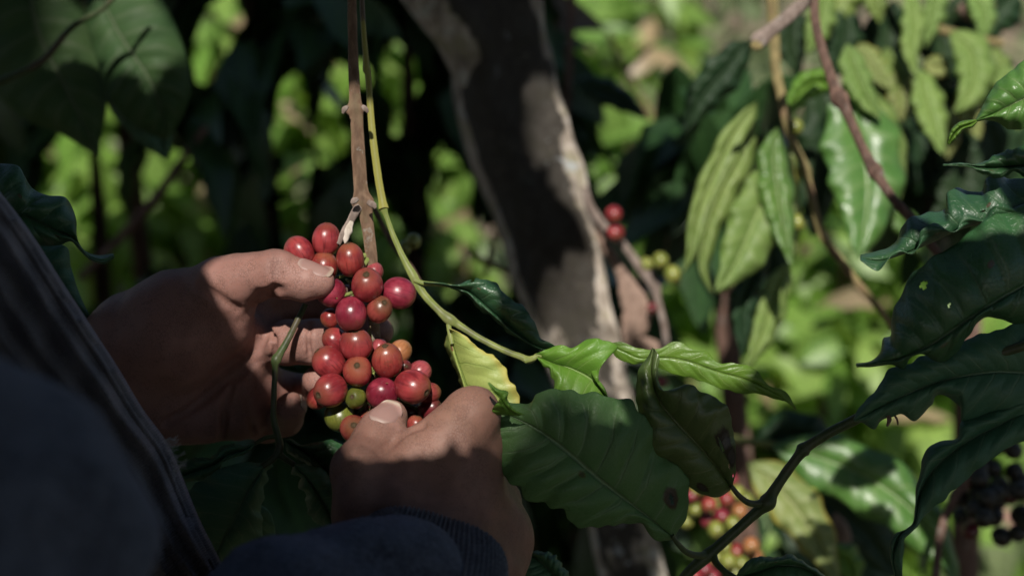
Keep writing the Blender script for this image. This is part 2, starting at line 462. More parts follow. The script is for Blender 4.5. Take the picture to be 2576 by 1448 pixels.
CH = {
    'red': cherry_mat('cherry_red', (0.20, 0.019, 0.024), (0.31, 0.042, 0.045), (0.19, 0.050, 0.032)),
    'crimson': cherry_mat('cherry_crimson', (0.17, 0.013, 0.028), (0.27, 0.032, 0.054), (0.16, 0.030, 0.028)),
    'pink': cherry_mat('cherry_pink', (0.24, 0.036, 0.044), (0.33, 0.066, 0.074), (0.22, 0.055, 0.044)),
    'orange': cherry_mat('cherry_orange', (0.205, 0.022, 0.022), (0.30, 0.048, 0.040), (0.22, 0.072, 0.036)),
    'tan': cherry_mat('cherry_tan', (0.30, 0.12, 0.045), (0.38, 0.16, 0.07), (0.28, 0.15, 0.05)),
    'brown': cherry_mat('cherry_brown', (0.18, 0.026, 0.024), (0.27, 0.052, 0.042), (0.14, 0.060, 0.028)),
    'green': cherry_mat('cherry_green', (0.105, 0.125, 0.018), (0.16, 0.17, 0.030), (0.075, 0.080, 0.016)),
    'olive': cherry_mat('cherry_olive', (0.17, 0.20, 0.035), (0.26, 0.28, 0.06), (0.20, 0.21, 0.05)),
    'dark': cherry_mat('cherry_dark', (0.012, 0.013, 0.006), (0.02, 0.018, 0.009), (0.012, 0.010, 0.007), sheen=0.45),  # near-black base colour stands in for shade over the bunch
    'darkred': cherry_mat('cherry_darkred', (0.11, 0.012, 0.018), (0.17, 0.02, 0.026), (0.08, 0.02, 0.015)),
}


def skin_mat():
    m, nt, b, out = mat('skin')
    h = N(nt)
    obc = h.n('ShaderNodeTexCoord').outputs['Object']
    at = h.n('ShaderNodeAttribute', attribute_name='tone').outputs['Color']
    mot = h.noise(obc, 85.0, 5)
    c = h.mix(h.m('MULTIPLY', h.step(mot, 0.35, 0.7), 0.30), at, (0.31, 0.15, 0.115), 'MIX')
    warp = h.n('ShaderNodeVectorMath', {0: obc, 1: h.n('ShaderNodeVectorMath', {0: h.n('ShaderNodeTexNoise', {'Vector': obc, 'Scale': 500.0, 'Detail': 2.0}).outputs[1], 3: 0.0016}, operation='SCALE').outputs[0]}, operation='ADD').outputs[0]
    wv = h.n('ShaderNodeTexVoronoi', {'Vector': h.n('ShaderNodeMapping', {0: warp, 3: (1, 1, 0.45)}).outputs[0], 'Scale': 950.0, 'Randomness': 1.0}, feature='DISTANCE_TO_EDGE').outputs[0]
    line = h.m('MULTIPLY', h.step(wv, 0.12, 0.0), h.step(h.noise(obc, 120.0, 3), 0.3, 0.62))
    c = h.mix(h.m('MULTIPLY', line, 0.5), c, (0.070, 0.034, 0.025))
    c = h.mix(h.m('MULTIPLY', h.step(h.noise(obc, 30.0, 3), 0.48, 0.66), 0.25), c, (0.115, 0.055, 0.042))
    fre = h.step(h.noise(obc, 260.0, 2), 0.77, 0.80)
    c = h.mix(h.m('MULTIPLY', fre, 0.35), c, (0.05, 0.025, 0.02))
    nt.links.new(c, b.inputs['Base Color'])
    b.inputs['Roughness'].default_value = 0.56
    b.inputs['Specular IOR Level'].default_value = 0.28
    b.inputs['Subsurface Weight'].default_value = 0.18
    b.inputs['Subsurface Radius'].default_value = (0.004, 0.0015, 0.0008)
    b.inputs['Subsurface Scale'].default_value = 1.0
    hh = h.m('ADD', h.m('MULTIPLY', line, -0.5), h.m('MULTIPLY', h.noise(obc, 900.0, 4), 0.5))
    bp = h.n('ShaderNodeBump', {'Height': hh, 'Strength': 0.34, 'Distance': 0.0007})
    nt.links.new(bp.outputs[0], b.inputs['Normal'])
    return m


def nail_mat():
    m, nt, b, out = mat('nail')
    h = N(nt)
    uv = h.n('ShaderNodeUVMap').outputs[0]
    sp = h.n('ShaderNodeSeparateXYZ', {0: uv})
    c = h.mix(h.step(sp.outputs[1], 0.86, 0.95), (0.29, 0.172, 0.148), (0.36, 0.28, 0.22))
    c = h.mix(h.step(sp.outputs[1], 0.18, 0.02), c, (0.36, 0.26, 0.225))
    nt.links.new(c, b.inputs['Base Color'])
    b.inputs['Roughness'].default_value = 0.5
    b.inputs['Subsurface Weight'].default_value = 0.15
    b.inputs['Subsurface Radius'].default_value = (0.003, 0.0015, 0.001)
    return m


def cloth_mat(name, c1, c2, weave=900., rough=0.95, fuzz=0.5, rib=None):
    m, nt, b, out = mat(name)
    h = N(nt)
    obc = h.n('ShaderNodeTexCoord').outputs['Object']
    uv = h.n('ShaderNodeUVMap').outputs[0]
    n1 = h.noise(obc, weave, 3, 0.7)
    n2 = h.noise(obc, 90.0, 4)
    c = h.mix(h.step(n1, 0.35, 0.7), c1, c2)
    c = h.mix(h.m('MULTIPLY', h.step(n2, 0.42, 0.62), 0.55), c, c2)
    c = h.mix(h.m('MULTIPLY', h.step(h.noise(obc, 190.0, 3), 0.45, 0.6), 0.4), c, c1)
    lint = h.step(h.noise(obc, weave * 0.6, 2), 0.74, 0.80)
    c = h.mix(h.m('MULTIPLY', lint, 0.5), c, tuple(min(1, x * 4) for x in c2))
    hh = n1
    if rib:
        wv = h.m('SINE', h.m('MULTIPLY', h.n('ShaderNodeSeparateXYZ', {0: uv}).outputs[1], rib))
        hh = h.m('ADD', h.m('MULTIPLY', n1, 0.6), h.m('MULTIPLY', wv, 0.5))
        c = h.mix(h.m('MULTIPLY', h.step(wv, 0.2, -0.9), 0.5), c, tuple(x * 0.45 for x in c1))
    nt.links.new(c, b.inputs['Base Color'])
    b.inputs['Roughness'].default_value = rough
    b.inputs['Specular IOR Level'].default_value = 0.15
    b.inputs['Sheen Weight'].default_value = fuzz
    b.inputs['Sheen Roughness'].default_value = 0.6
    b.inputs['Sheen Tint'].default_value = (c2[0] * 4, c2[1] * 4, c2[2] * 4, 1)
    bp = h.n('ShaderNodeBump', {'Height': hh, 'Strength': 0.8, 'Distance': 0.0008})
    nt.links.new(bp.outputs[0], b.inputs['Normal'])
    return m


M['skin'] = skin_mat()
M['nail'] = nail_mat()
M['navy'] = cloth_mat('navy_fleece', (0.014, 0.018, 0.029), (0.064, 0.074, 0.102), 480.)
M['knit'] = cloth_mat('navy_knit', (0.012, 0.013, 0.017), (0.095, 0.098, 0.112), 620.)
M['grey'] = cloth_mat('grey_jersey', (0.080, 0.078, 0.090), (0.165, 0.160, 0.178), 700., rib=1500.)
M['lint'] = cloth_mat('lint', (0.055, 0.062, 0.080), (0.13, 0.14, 0.17), 900.)
M['thread'] = cloth_mat('thread', (0.20, 0.21, 0.24), (0.32, 0.33, 0.36), 1500.)
M['trouser'] = cloth_mat('trouser_cloth', (0.03, 0.03, 0.035), (0.06, 0.06, 0.065), 900.)
M['hair'] = cloth_mat('hair_black', (0.006, 0.005, 0.005), (0.015, 0.012, 0.011), 700.)


def ground_mat():
    m, nt, b, out = mat('leaf_litter_soil')
    h = N(nt)
    obc = h.n('ShaderNodeTexCoord').outputs['Object']
    n1 = h.noise(obc, 6.0, 6)
    vo = h.n('ShaderNodeTexVoronoi', {'Vector': obc, 'Scale': 14.0, 'Randomness': 1.0})
    c = h.mix(h.step(n1, 0.35, 0.65), (0.085, 0.058, 0.035), (0.19, 0.145, 0.095))
    c = h.mix(h.m('MULTIPLY', h.step(h.n('ShaderNodeSeparateColor', {0: vo.outputs['Color']}).outputs[0], 0.55, 0.65), 0.7), c, (0.33, 0.26, 0.19))
    c = h.mix(h.m('MULTIPLY', h.step(h.noise(obc, 1.6, 4), 0.48, 0.62), 0.7), c, (0.15, 0.19, 0.07))
    nt.links.new(c, b.inputs['Base Color'])
    b.inputs['Roughness'].default_value = 0.95
    bp = h.n('ShaderNodeBump', {'Height': h.m('ADD', vo.outputs[0], n1), 'Strength': 0.8, 'Distance': 0.04})
    nt.links.new(bp.outputs[0], b.inputs['Normal'])
    return m


M['ground'] = ground_mat()

# ------------------------------------------------------------------ ground
gx = np.concatenate([np.linspace(-80, -8, 14), np.linspace(-7, 7, 57), np.linspace(8, 80, 14)])
gy = np.concatenate([np.linspace(-40, -3, 10), np.linspace(-2, 14, 65), np.linspace(15, 160, 24)])


def gz(x, y):
    x = np.asarray(x, float); y = np.asarray(y, float)
    z = 0.05 * np.sin(x * 1.3 + 0.7) * np.sin(y * 1.1) + 0.03 * np.sin(x * 3.1 + y * 2.3)
    return z + np.maximum(0, y - 5) * 0.16


GX, GY = np.meshgrid(gx, gy)
GV = np.stack([GX.ravel(), GY.ravel(), gz(GX, GY).ravel()], 1)
nx, ny = len(gx), len(gy)
ii, jj = np.meshgrid(np.arange(nx - 1), np.arange(ny - 1))
q = (jj * nx + ii).ravel()
g = bpy.data.objects.new('ground', mesh_np('ground', GV, np.stack([q, q + 1, q + nx + 1, q + nx], 1)))
g.data.materials.append(M['ground'])
COL.objects.link(g)
tag(g, 'brown sloping plantation soil strewn with dry leaf litter', 'ground', kind='structure')

# ------------------------------------------------------------------ leaf clusters (many leaf blades in one mesh)
LT = np.array([0, .12, .3, .5, .7, .88, 1.0])
LWD = np.array([.06, .55, .93, 1.0, .78, .36, .02])


def blades(pos, axis, nrm, length, width, curl=0.25, fold=0.25):
    pos = np.asarray(pos, float); n = len(pos)
    axis = np.asarray(axis, float); axis = axis / (np.linalg.norm(axis, axis=1)[:, None] + 1e-9)
    side = np.cross(axis, nrm); side /= np.linalg.norm(side, axis=1)[:, None] + 1e-9
    up = np.cross(side, axis)
    length = np.broadcast_to(length, n).astype(float); width = np.broadcast_to(width, n).astype(float)
    curl = np.broadcast_to(curl, n).astype(float)
    v = np.zeros((n, 7, 3, 3)); uv = np.zeros((n, 7, 3, 2))
    for i, (t, w) in enumerate(zip(LT, LWD)):
        c = pos + axis * (length * t)[:, None] - up * (length * curl * t * t)[:, None]
        ww = width * 0.5 * w * (1 + 0.12 * np.sin(9 * t + pos[:, 0] * 300))
        for j, sgn in enumerate((-1, 0, 1)):
            v[:, i, j] = c + side * (sgn * ww)[:, None] + up * (abs(sgn) * ww * fold + (abs(sgn) * ww * 0.22 * np.sin(t * 15 + sgn)))[:, None]
            uv[:, i, j] = (0.5 + 0.5 * sgn, t)
    f = []
    for i in range(6):
        for j in range(2):
            a = i * 3 + j
            f.append((a, a + 1, a + 4, a + 3))
    f = np.array(f)
    F = (np.arange(n)[:, None, None] * 21 + f[None]).reshape(-1, 4)
    return v.reshape(-1, 3), F, uv.reshape(-1, 2)


def rand_dirs(n, rng=RNG):
    a = rng.normal(size=(n, 3))
    return a / np.linalg.norm(a, axis=1)[:, None]


# ------------------------------------------------------------------ shade: unseen leaves added overhead, kept clear of the LIT patches
LIT = [
    ([(875, 1185), (850, 1120), (930, 1020), (1000, 980), (1100, 990), (1190, 940), (1285, 960), (1290, 1085), (1230, 1090), (1110, 1118), (985, 1150), (920, 1170)], 0.652),
    ([(1225, 950), (1350, 955), (1535, 975), (1525, 1000), (1430, 1025), (1330, 1062), (1235, 1055)], 0.668),
    ([(505, 662), (560, 620), (690, 560), (700, 540), (830, 500), (850, 150), (1010, 150), (1080, 640), (1110, 820), (1085, 880), (1140, 990), (1130, 1060), (1190, 950), (1290, 950), (1290, 1080), (1230, 1085), (1100, 1118), (985, 1140), (885, 1165), (880, 1110), (800, 1040), (790, 960), (800, 800), (780, 762), (690, 765), (592, 784), (545, 730)], 0.695),
    ([(1105, 820), (1240, 880), (1350, 850), (1540, 840), (1680, 850), (1800, 890), (1815, 955), (1680, 950), (1560, 960), (1500, 960), (1400, 965), (1300, 950), (1180, 975)], 0.70),
    ([(1070, 690), (1230, 690), (1260, 760), (1200, 760), (1100, 740)], 0.70),
    ([(1345, 140), (1395, 180), (1445, 330), (1490, 520), (1495, 590), (1470, 560), (1430, 440), (1395, 400), (1350, 300)], 1.11),
    ([(1505, 615), (1550, 850), (1610, 1060), (1550, 1080), (1480, 960), (1385, 870), (1345, 780), (1440, 690)], 1.11),
    ([(1110, -30), (1175, -30), (1215, 110), (1180, 110)], 1.05),
    ([(1500, 500), (1590, 500), (1740, 680), (1720, 880), (1560, 860), (1500, 640)], 1.15),
    ([(1730, 330), (2010, 310), (2030, 560), (1990, 780), (1780, 770), (1700, 640)], 1.15),
    ([(1980, 180), (2280, 240), (2290, 640), (2080, 640), (2000, 320)], 1.15),
    ([(2270, 110), (2420, 110), (2560, 180), (2520, 420), (2280, 400)], 1.2),
    ([(1870, 640), (1990, 640), (1980, 950), (1860, 950)], 1.2),
    ([(1900, 0), (2120, 0), (2120, 300), (1900, 120)], 0.95),
    ([(2440, 330), (2460, 240), (2600, 120), (2600, 340)], 0.68),
    ([(2370, 370), (2440, 300), (2460, 330), (2390, 380)], 0.68),
    ([(1950, 1130), (2200, 1150), (2420, 1400), (2330, 1460), (2100, 1280)], 1.05),
    ([(1880, 1180), (2010, 1250), (2140, 1460), (2040, 1460)], 1.05),
    ([(1700, 1180), (1920, 1180), (1960, 1460), (1700, 1460)], 1.0),
    ([(0, 0), (190, 0), (240, 160), (150, 210), (60, 190), (0, 210)], 1.0),
    ([(290, 70), (460, 60), (480, 220), (400, 250), (330, 210)], 1.0),
    ([(2000, 330), (2060, 330), (2170, 680), (2240, 830), (2160, 800), (2060, 640)], 1.0),
]
LIT += [([(640, 835), (690, 800), (850, 796), (850, 915), (690, 918), (645, 900)], 0.720)]
LIT += [([(80, -60), (1260, -60), (1260, 760), (80, 760)], dd) for dd in (2.3, 2.6, 2.9)]
LIT += [([(1400, -60), (2000, -60), (2000, 480), (1400, 480)], dd) for dd in (2.5, 3.2, 4.0, 5.0)]
LIT += [([(1640, 720), (2250, 650), (2575, 900), (2575, 1448), (1640, 1448)], dd) for dd in (1.9, 2.3, 2.7)]
for pl in ([(1730, 330), (1900, 280), (2010, 310), (2030, 560), (1990, 780), (1780, 770), (1700, 640)], [(1870, 640), (1990, 640), (1980, 950), (1860, 950)], [(1980, 180), (2280, 240), (2290, 640), (2080, 640), (2000, 320)]):
    LIT += [(pl, dd) for dd in (1.02, 1.09)]
LIT += [([(1650, 880), (1760, 880), (1810, 910), (1790, 965), (1650, 930)], 0.71)]
# sun flecks on what grows farther off
FLECK = [(560, 50, 50, 60), (510, 150, 30, 60), (735, 260, 40, 70), (735, 350, 50, 45), (830, 340, 45, 60), (745, 440, 25, 45), (850, 200, 20, 45),
         (1010, 200, 50, 65), (1130, 470, 45, 80), (1135, 570, 40, 70), (290, 290, 45, 70), (190, 420, 75, 90), (430, 430, 60, 60), (400, 500, 60, 60), (430, 540, 60, 60),
         (500, 530, 30, 25), (470, 620, 50, 60), (390, 590, 40, 50), (230, 690, 70, 60), (330, 640, 40, 70), (730, 560, 50, 60), (950, 600, 60, 80), (1120, 670, 60, 60), (1010, 800, 80, 60), (1230, 660, 60, 60)]


_rf = np.random.default_rng(19)
for _ in range(34):
    FLECK.append((float(_rf.uniform(90, 1240)), float(_rf.uniform(20, 720)), float(_rf.uniform(9, 22)), float(_rf.uniform(12, 36))))


def in_poly(px, py, poly):
    x = np.asarray(px); y = np.asarray(py)
    ins = np.zeros(x.shape, bool)
    n = len(poly)
    for i in range(n):
        x1, y1 = poly[i]; x2, y2 = poly[(i + 1) % n]
        if y1 == y2: continue
        c = ((y1 > y) != (y2 > y)) & (x < (x2 - x1) * (y - y1) / (y2 - y1) + x1)
        ins ^= c
    return ins


def to_px(c):
    d = -c[..., 2]
    dd = np.where(np.abs(d) < 1e-4, 1e-4, d)
    return c[..., 0] / (K * dd) + 1287.5, -c[..., 1] / (K * dd) + 724.0, d


def blocks(samples, lits):
    """samples (n,m,3) camera frame: does the shadow of a sample fall on a sunlit patch?"""
    bad = np.zeros(samples.shape[0], bool)
    for poly, dp in lits:
        tau = (samples[..., 2] + dp) / SC[2]
        hit = samples - SC * tau[..., None]
        u, v, _ = to_px(hit)
        bad |= (in_poly(u, v, poly) & (tau > 0)).any(1)
    return bad


def screen_leaves(n, urange, vrange, drange, trange, lsize, lits, seed):
    rng = np.random.default_rng(seed)
    u = rng.uniform(*urange, n); v = rng.uniform(*vrange, n)
    d = rng.uniform(*drange, n); t = rng.uniform(*trange, n)
    c = np.stack([(u - 1287.5) * K * d, -(v - 724) * K * d, -d], 1) + SC * t[:, None]
    axis = rand_dirs(n, rng)
    axis = axis - (axis @ SC)[:, None] * SC * 0.75
    axis /= np.linalg.norm(axis, axis=1)[:, None]
    nrm = SC + 0.45 * rand_dirs(n, rng)
    L = rng.uniform(lsize[0], lsize[1], n)
    vv, ff, uv = blades(c - axis * L[:, None] * 0.5, axis, nrm, L, L * 0.46, 0.12, 0.1)
    s = vv.reshape(n, 21, 3)
    up_, vp_, dp_ = to_px(s)
    vis = ((dp_ > 0.0) & (up_ > -500) & (up_ < 3075) & (vp_ > -350) & (vp_ < 1800)).any(1)
    near = (np.linalg.norm(s, axis=2) < 0.13).any(1)
    low = (W(s.reshape(-1, 3))[:, 2].reshape(n, 21) < CAM_H + 0.12).any(1)
    keep = ~(vis | near | low | blocks(s, lits))
    s, uv = s[keep], uv.reshape(n, 21, 2)[keep]
    k = len(s)
    F = (np.arange(k)[:, None, None] * 21 + ff[:12][None]).reshape(-1, 4)
    return W(s.reshape(-1, 3)), F, uv.reshape(-1, 2)


fl_poly = []
for (u, v, a, b) in FLECK:
    fl_poly.append(([(u + a * math.cos(k * 0.785), v + b * math.sin(k * 0.785)) for k in range(8)], 2.3))
shade = [
    screen_leaves(5200, (-900, 2700), (-300, 1700), (0.60, 0.80), (0.42, 0.75), (0.025, 0.060), LIT, 1),
    screen_leaves(1500, (-1400, 3200), (-500, 2000), (0.55, 0.85), (0.55, 0.95), (0.06, 0.12), LIT, 2),
    screen_leaves(3500, (-600, 3000), (-300, 1700), (0.9, 1.4), (0.50, 1.0), (0.04, 0.09), LIT, 3),
    screen_leaves(2200, (-400, 1450), (-300, 1500), (1.4, 2.8), (1.8, 3.2), (0.10, 0.2), LIT + fl_poly, 4),
    screen_leaves(420, (1300, 3000), (-400, 1600), (1.6, 4.0), (2.2, 4.5), (0.15, 0.30), LIT, 5),
]
# more unseen leaves added high behind the viewer to darken the ground
rh = np.random.default_rng(6)
nh = 3600
hp = np.stack([rh.uniform(-6.5, 5.5, nh), rh.uniform(-9.5, 0.5, nh), rh.uniform(3.6, 6.0, nh)], 1)
hv, hf, hu = blades(hp, rand_dirs(nh, rh) * [1, 1, .4], SW + .4 * rand_dirs(nh, rh), rh.uniform(.25, .5, nh), rh.uniform(.12, .24, nh), .15, .1)
hs = Cm(hv).reshape(nh, 21, 3)
a_, b_, c_ = to_px(hs)
hk = ~(((c_ > 0) & (a_ > -500) & (a_ < 3075) & (b_ > -350) & (b_ < 1800)).any(1) | blocks(hs, LIT + fl_poly))
shade.append((hv.reshape(nh, 21, 3)[hk].reshape(-1, 3), hf[:int(hk.sum()) * 12], hu.reshape(nh, 21, 2)[hk].reshape(-1, 2)))
screen_root = thing('added_shade_tree', 'unseen leafy tree added over the coffee plants, shaped to cast their dappled shade', 'tree', (-3.2, -2.6, 0))
obj('leaf_screen', join(*shade), M['fol_screen'], screen_root)
tb = np.array(screen_root.location)
tr_top = Cm(np.array([[tb[0] + 0.1, tb[1], 0], [tb[0], tb[1] + 0.1, 1.5], [tb[0] + 0.1, tb[1] + 0.2, 3.0], [-1.2, -1.6, 4.4]]))
obj('trunk', tube(np.c_[tr_top, [0.16, 0.13, 0.11, 0.05]], n=40, sides=16, rough=0.12), M['bark_trunk'], screen_root)  # unseen trunk added to carry the shading leaves

# ------------------------------------------------------------------ the mossy trunk behind the branch
def trunk_geo():
    c = np.array([[1190, -250, 112], [1232, 0, 112], [1260, 180, 116], [1302, 350, 122], [1362, 520, 116], [1410, 700, 106],
                  [1460, 850, 92], [1512, 1050, 84], [1550, 1250, 78], [1588, 1448, 76], [1640, 1750, 84], [1700, 2300, 92], [1760, 3300, 105]], float)
    rows = [list(P(a, b, 1.15)) + [r * K * 1.15] for a, b, r in c]
    return tube(rows, n=150, sides=48, rough=0.13, seed=4, flat=True)


tk = thing('tree', 'mossy grey tree trunk leaning behind the cherry branch, sunlit along its edge', 'tree', tuple(PW(1700, 2300, 1.15)))
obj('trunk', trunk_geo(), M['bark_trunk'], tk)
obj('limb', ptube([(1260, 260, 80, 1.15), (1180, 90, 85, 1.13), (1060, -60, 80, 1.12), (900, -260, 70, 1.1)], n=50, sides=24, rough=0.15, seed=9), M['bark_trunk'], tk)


# ------------------------------------------------------------------ signed-distance modelling for the person
def smin(a, b, k):
    if k <= 0: return np.minimum(a, b)
    h = np.maximum(k - np.abs(a - b), 0) / k
    return np.minimum(a, b) - h * h * k * 0.25


def smax(a, b, k):
    return -smin(-a, -b, k)


def cone(p, a, b, ra, rb):
    ab = b - a
    t = np.clip(((p - a) @ ab) / (ab @ ab + 1e-12), 0, 1)
    return np.linalg.norm(p - a - t[:, None] * ab, axis=1) - (ra + (rb - ra) * t)


class Shape:
    """ordered list of operations, each limited to its own box"""
    def __init__(s): s.ops = []
    def add(s, chain, k, kin=0.004):
        """chain: list of (point, radius) joined as one finger or limb, then blended in with k"""
        pts = [(np.array(p), r) for p, r in chain]
        s.ops.append(('add', pts, k, kin)); return s
    def cut(s, path, r, k):
        s.ops.append(('cut', [(np.array(p), r) for p in path], k, 0)); return s
    def sdf(s, p):
        D = np.full(len(p), 1.0)
        for typ, pts, k, kin in s.ops:
            A = np.array([q[0] for q in pts]); mr = max(q[1] for q in pts) + k + 0.012
            sel = np.all((p > A.min(0) - mr) & (p < A.max(0) + mr), axis=1)
            if not sel.any(): continue
            ps = p[sel]
            if len(pts) == 1:
                d = np.linalg.norm(ps - pts[0][0], axis=1) - pts[0][1]
            else:
                d = None
                for (a, ra), (b, rb) in zip(pts[:-1], pts[1:]):
                    c = cone(ps, a, b, ra, rb)
                    d = c if d is None else smin(d, c, kin)
            D[sel] = smin(D[sel], d, k) if typ == 'add' else smax(D[sel], -d, k)
        return D
    def march(s, o, n, far=0.5):
        o = np.array(o, float).reshape(-1, 3); n = np.broadcast_to(n, o.shape)
        t = np.zeros(len(o))
        for _ in range(60):
            d = s.sdf(o + n * t[:, None])
            t += np.where(d > 1e-5, np.minimum(d, 0.01) * 0.8, d * 0.5)
        return o + n * t[:, None]
    def skin_pt(s, u, v):
        o = P(u, v, 0.45); n = o / np.linalg.norm(o)
        return s.march(o, n)[0]


def surface(sdf, lo, hi, h):
    lo = np.array(lo); hi = np.array(hi)
    nn = np.ceil((hi - lo) / h).astype(int) + 1
    ax = [lo[i] + h * np.arange(nn[i]) for i in range(3)]
    D = np.empty(nn, np.float32)
    for i in range(0, nn[0], 16):
        X, Y, Z = np.meshgrid(ax[0][i:i + 16], ax[1], ax[2], indexing='ij')
        D[i:i + 16] = sdf(np.stack([X.ravel(), Y.ravel(), Z.ravel()], 1)).reshape(X.shape)
    ins = D < 0
    offs = [(a, b, c) for a in (0, 1) for b in (0, 1) for c in (0, 1)]
    cs = [slice(0, -1), slice(1, None)]
    cnt = sum(ins[cs[a], cs[b], cs[c]].astype(np.int8) for a, b, c in offs)
    act = (cnt > 0) & (cnt < 8)
    ids = np.full(act.shape, -1, np.int64)
    I = np.argwhere(act)
    ids[act] = np.arange(len(I))
    val = {o: D[I[:, 0] + o[0], I[:, 1] + o[1], I[:, 2] + o[2]] for o in offs}
    pos = np.zeros((len(I), 3)); num = np.zeros(len(I))
    for o in offs:
        for k in range(3):
            if o[k] == 0:
                o2 = tuple(1 if i == k else o[i] for i in range(3))
                va, vb = val[o], val[o2]
                cr = (va < 0) != (vb < 0)
                t = np.where(cr, va / np.where(cr, va - vb, 1), 0)
                pt = np.tile(np.array(o, float), (len(I), 1)); pt[:, k] += t
                pos[cr] += pt[cr]; num[cr] += 1
    V = lo + h * (I + pos / num[:, None])
    F = []
    for k in range(3):
        o = [0, 0, 0]; o[k] = 1
        A = ins[tuple(slice(0, -1) if i == k else slice(None) for i in range(3))]
        B = ins[tuple(slice(1, None) if i == k else slice(None) for i in range(3))]
        E = np.argwhere(A != B)
        k1, k2 = (k + 1) % 3, (k + 2) % 3
        ok = (E[:, k1] > 0) & (E[:, k2] > 0) & (E[:, k1] < nn[k1] - 1) & (E[:, k2] < nn[k2] - 1)
        E = E[ok]
        fl = A[E[:, 0], E[:, 1], E[:, 2]]
        c = []
        for (a, b) in ((-1, -1), (0, -1), (0, 0), (-1, 0)):
            e = E.copy(); e[:, k1] += a; e[:, k2] += b
            c.append(ids[e[:, 0], e[:, 1], e[:, 2]])
        qd = np.stack(c, 1)
        qd[~fl] = qd[~fl][:, ::-1]
        F.append(qd)
    return V, np.concatenate(F)


mm = 0.001
# ---- left hand: palm to the viewer, thumb on top
LH = Shape()
LH.add([(P(60, 1010, .735), 30*mm), (P(230, 965, .738), 27*mm), (P(330, 955, .742), 26*mm)], 0)
LH.add([(P(300, 935, .748), 21*mm), (P(470, 850, .750), 17*mm), (P(650, 782, .748), 11.5*mm)], 14*mm, 6*mm)
LH.add([(P(310, 970, .750), 21*mm), (P(480, 920, .753), 17*mm), (P(652, 868, .751), 12*mm)], 12*mm, 6*mm)
LH.add([(P(310, 1000, .750), 20*mm), (P(480, 985, .753), 16*mm), (P(640, 962, .752), 12*mm)], 12*mm, 6*mm)
LH.add([(P(330, 1000, .742), 21*mm), (P(430, 1030, .740), 17*mm), (P(600, 1052, .744), 11.5*mm)], 12*mm, 6*mm)
LH.add([(P(330, 880, .728), 24*mm), (P(450, 850, .722), 23*mm), (P(560, 815, .718), 15*mm)], 16*mm, 10*mm)     # ball of the thumb
LH.add([(P(350, 830, .733), 20*mm), (P(440, 775, .722), 17.5*mm), (P(560, 722, .709), 13.8*mm), (P(640, 698, .702), 11.8*mm)], 14*mm, 8*mm)
LH.add([(P(610, 705, .704), 12*mm), (P(690, 690, .698), 11.3*mm), (P(700, 690, .698), 11.0*mm), (P(765, 706, .696), 9.4*mm), (P(803, 708, .695), 7.6*mm)], 5*mm, 4*mm)
LH.add([(P(640, 850, .735), 9*mm), (P(600, 990, .738), 9*mm), (P(500, 1050, .736), 9*mm)], 12*mm, 6*mm)      # fleshy pads below the fingers
LH.add([(P(650, 772, .748), 10.5*mm), (P(770, 766, .752), 8.4*mm), (P(880, 772, .748), 7.6*mm), (P(935, 782, .742), 6.8*mm)], 5*mm, 3*mm)
LH.add([(P(655, 864, .747), 11*mm), (P(720, 860, .730), 11.2*mm), (P(785, 859, .726), 11.2*mm), (P(800, 858, .727), 10.8*mm), (P(880, 850, .740), 9*mm), (P(955, 832, .740), 7.4*mm)], 5*mm, 3*mm)
LH.add([(P(640, 955, .752), 10.5*mm), (P(745, 985, .772), 9.2*mm), (P(800, 975, .757), 8.4*mm), (P(797, 958, .735), 7.6*mm)], 4*mm, 3*mm)
LH.add([(P(605, 1045, .744), 10.5*mm), (P(670, 1072, .764), 8.6*mm), (P(722, 1055, .752), 8.2*mm), (P(732, 1022, .731), 7.9*mm)], 4*mm, 3*mm)


def groove(sh, uv, r, depth, k):
    pts = []
    for (u, v) in uv:
        q = sh.skin_pt(u, v)
        n = q / np.linalg.norm(q)
        pts.append(q + n * (depth - r))
    sh.cuts = getattr(sh, 'cuts', []) + [(pts, r, k)]


groove(LH, [(688, 770), (668, 840), (625, 905), (560, 965), (470, 1035), (420, 1060)], 2.2*mm, 2.55*mm, 2.5*mm)
groove(LH, [(690, 905), (640, 915), (585, 960), (565, 1030), (560, 1105)], 1.6*mm, 1.53*mm, 2.2*mm)
groove(LH, [(610, 905), (600, 1000), (592, 1060)], 1.2*mm, 0.85*mm, 2*mm)
groove(LH, [(690, 735), (676, 741), (664, 755)], 1.5*mm, 2.21*mm, 2*mm)
groove(LH, [(650, 750), (640, 765)], 1.4*mm, 1.87*mm, 2*mm)
groove(LH, [(600, 780), (570, 760), (535, 735)], 1.6*mm, 1.19*mm, 2.4*mm)
groove(LH, [(560, 765), (500, 710)], 1.6*mm, 0.59*mm, 2.4*mm)
groove(LH, [(694, 728), (682, 742), (672, 760)], 3.0*mm, 3.2*mm, 3*mm)
groove(LH, [(655, 742), (645, 756), (640, 775)], 2.4*mm, 2.2*mm, 3*mm)
groove(LH, [(782, 812), (774, 850), (780, 905)], 1.3*mm, 1.53*mm, 1.6*mm)
groove(LH, [(690, 700), (692, 655)], 1.4*mm, 0.51*mm, 2*mm)
groove(LH, [(702, 700), (705, 652)], 1.4*mm, 0.51*mm, 2*mm)
groove(LH, [(692, 805), (690, 860), (694, 912)], 1.4*mm, 1.53*mm, 2*mm)
groove(LH, [(620, 1010), (632, 1060), (640, 1095)], 1.3*mm, 1.36*mm, 2*mm)

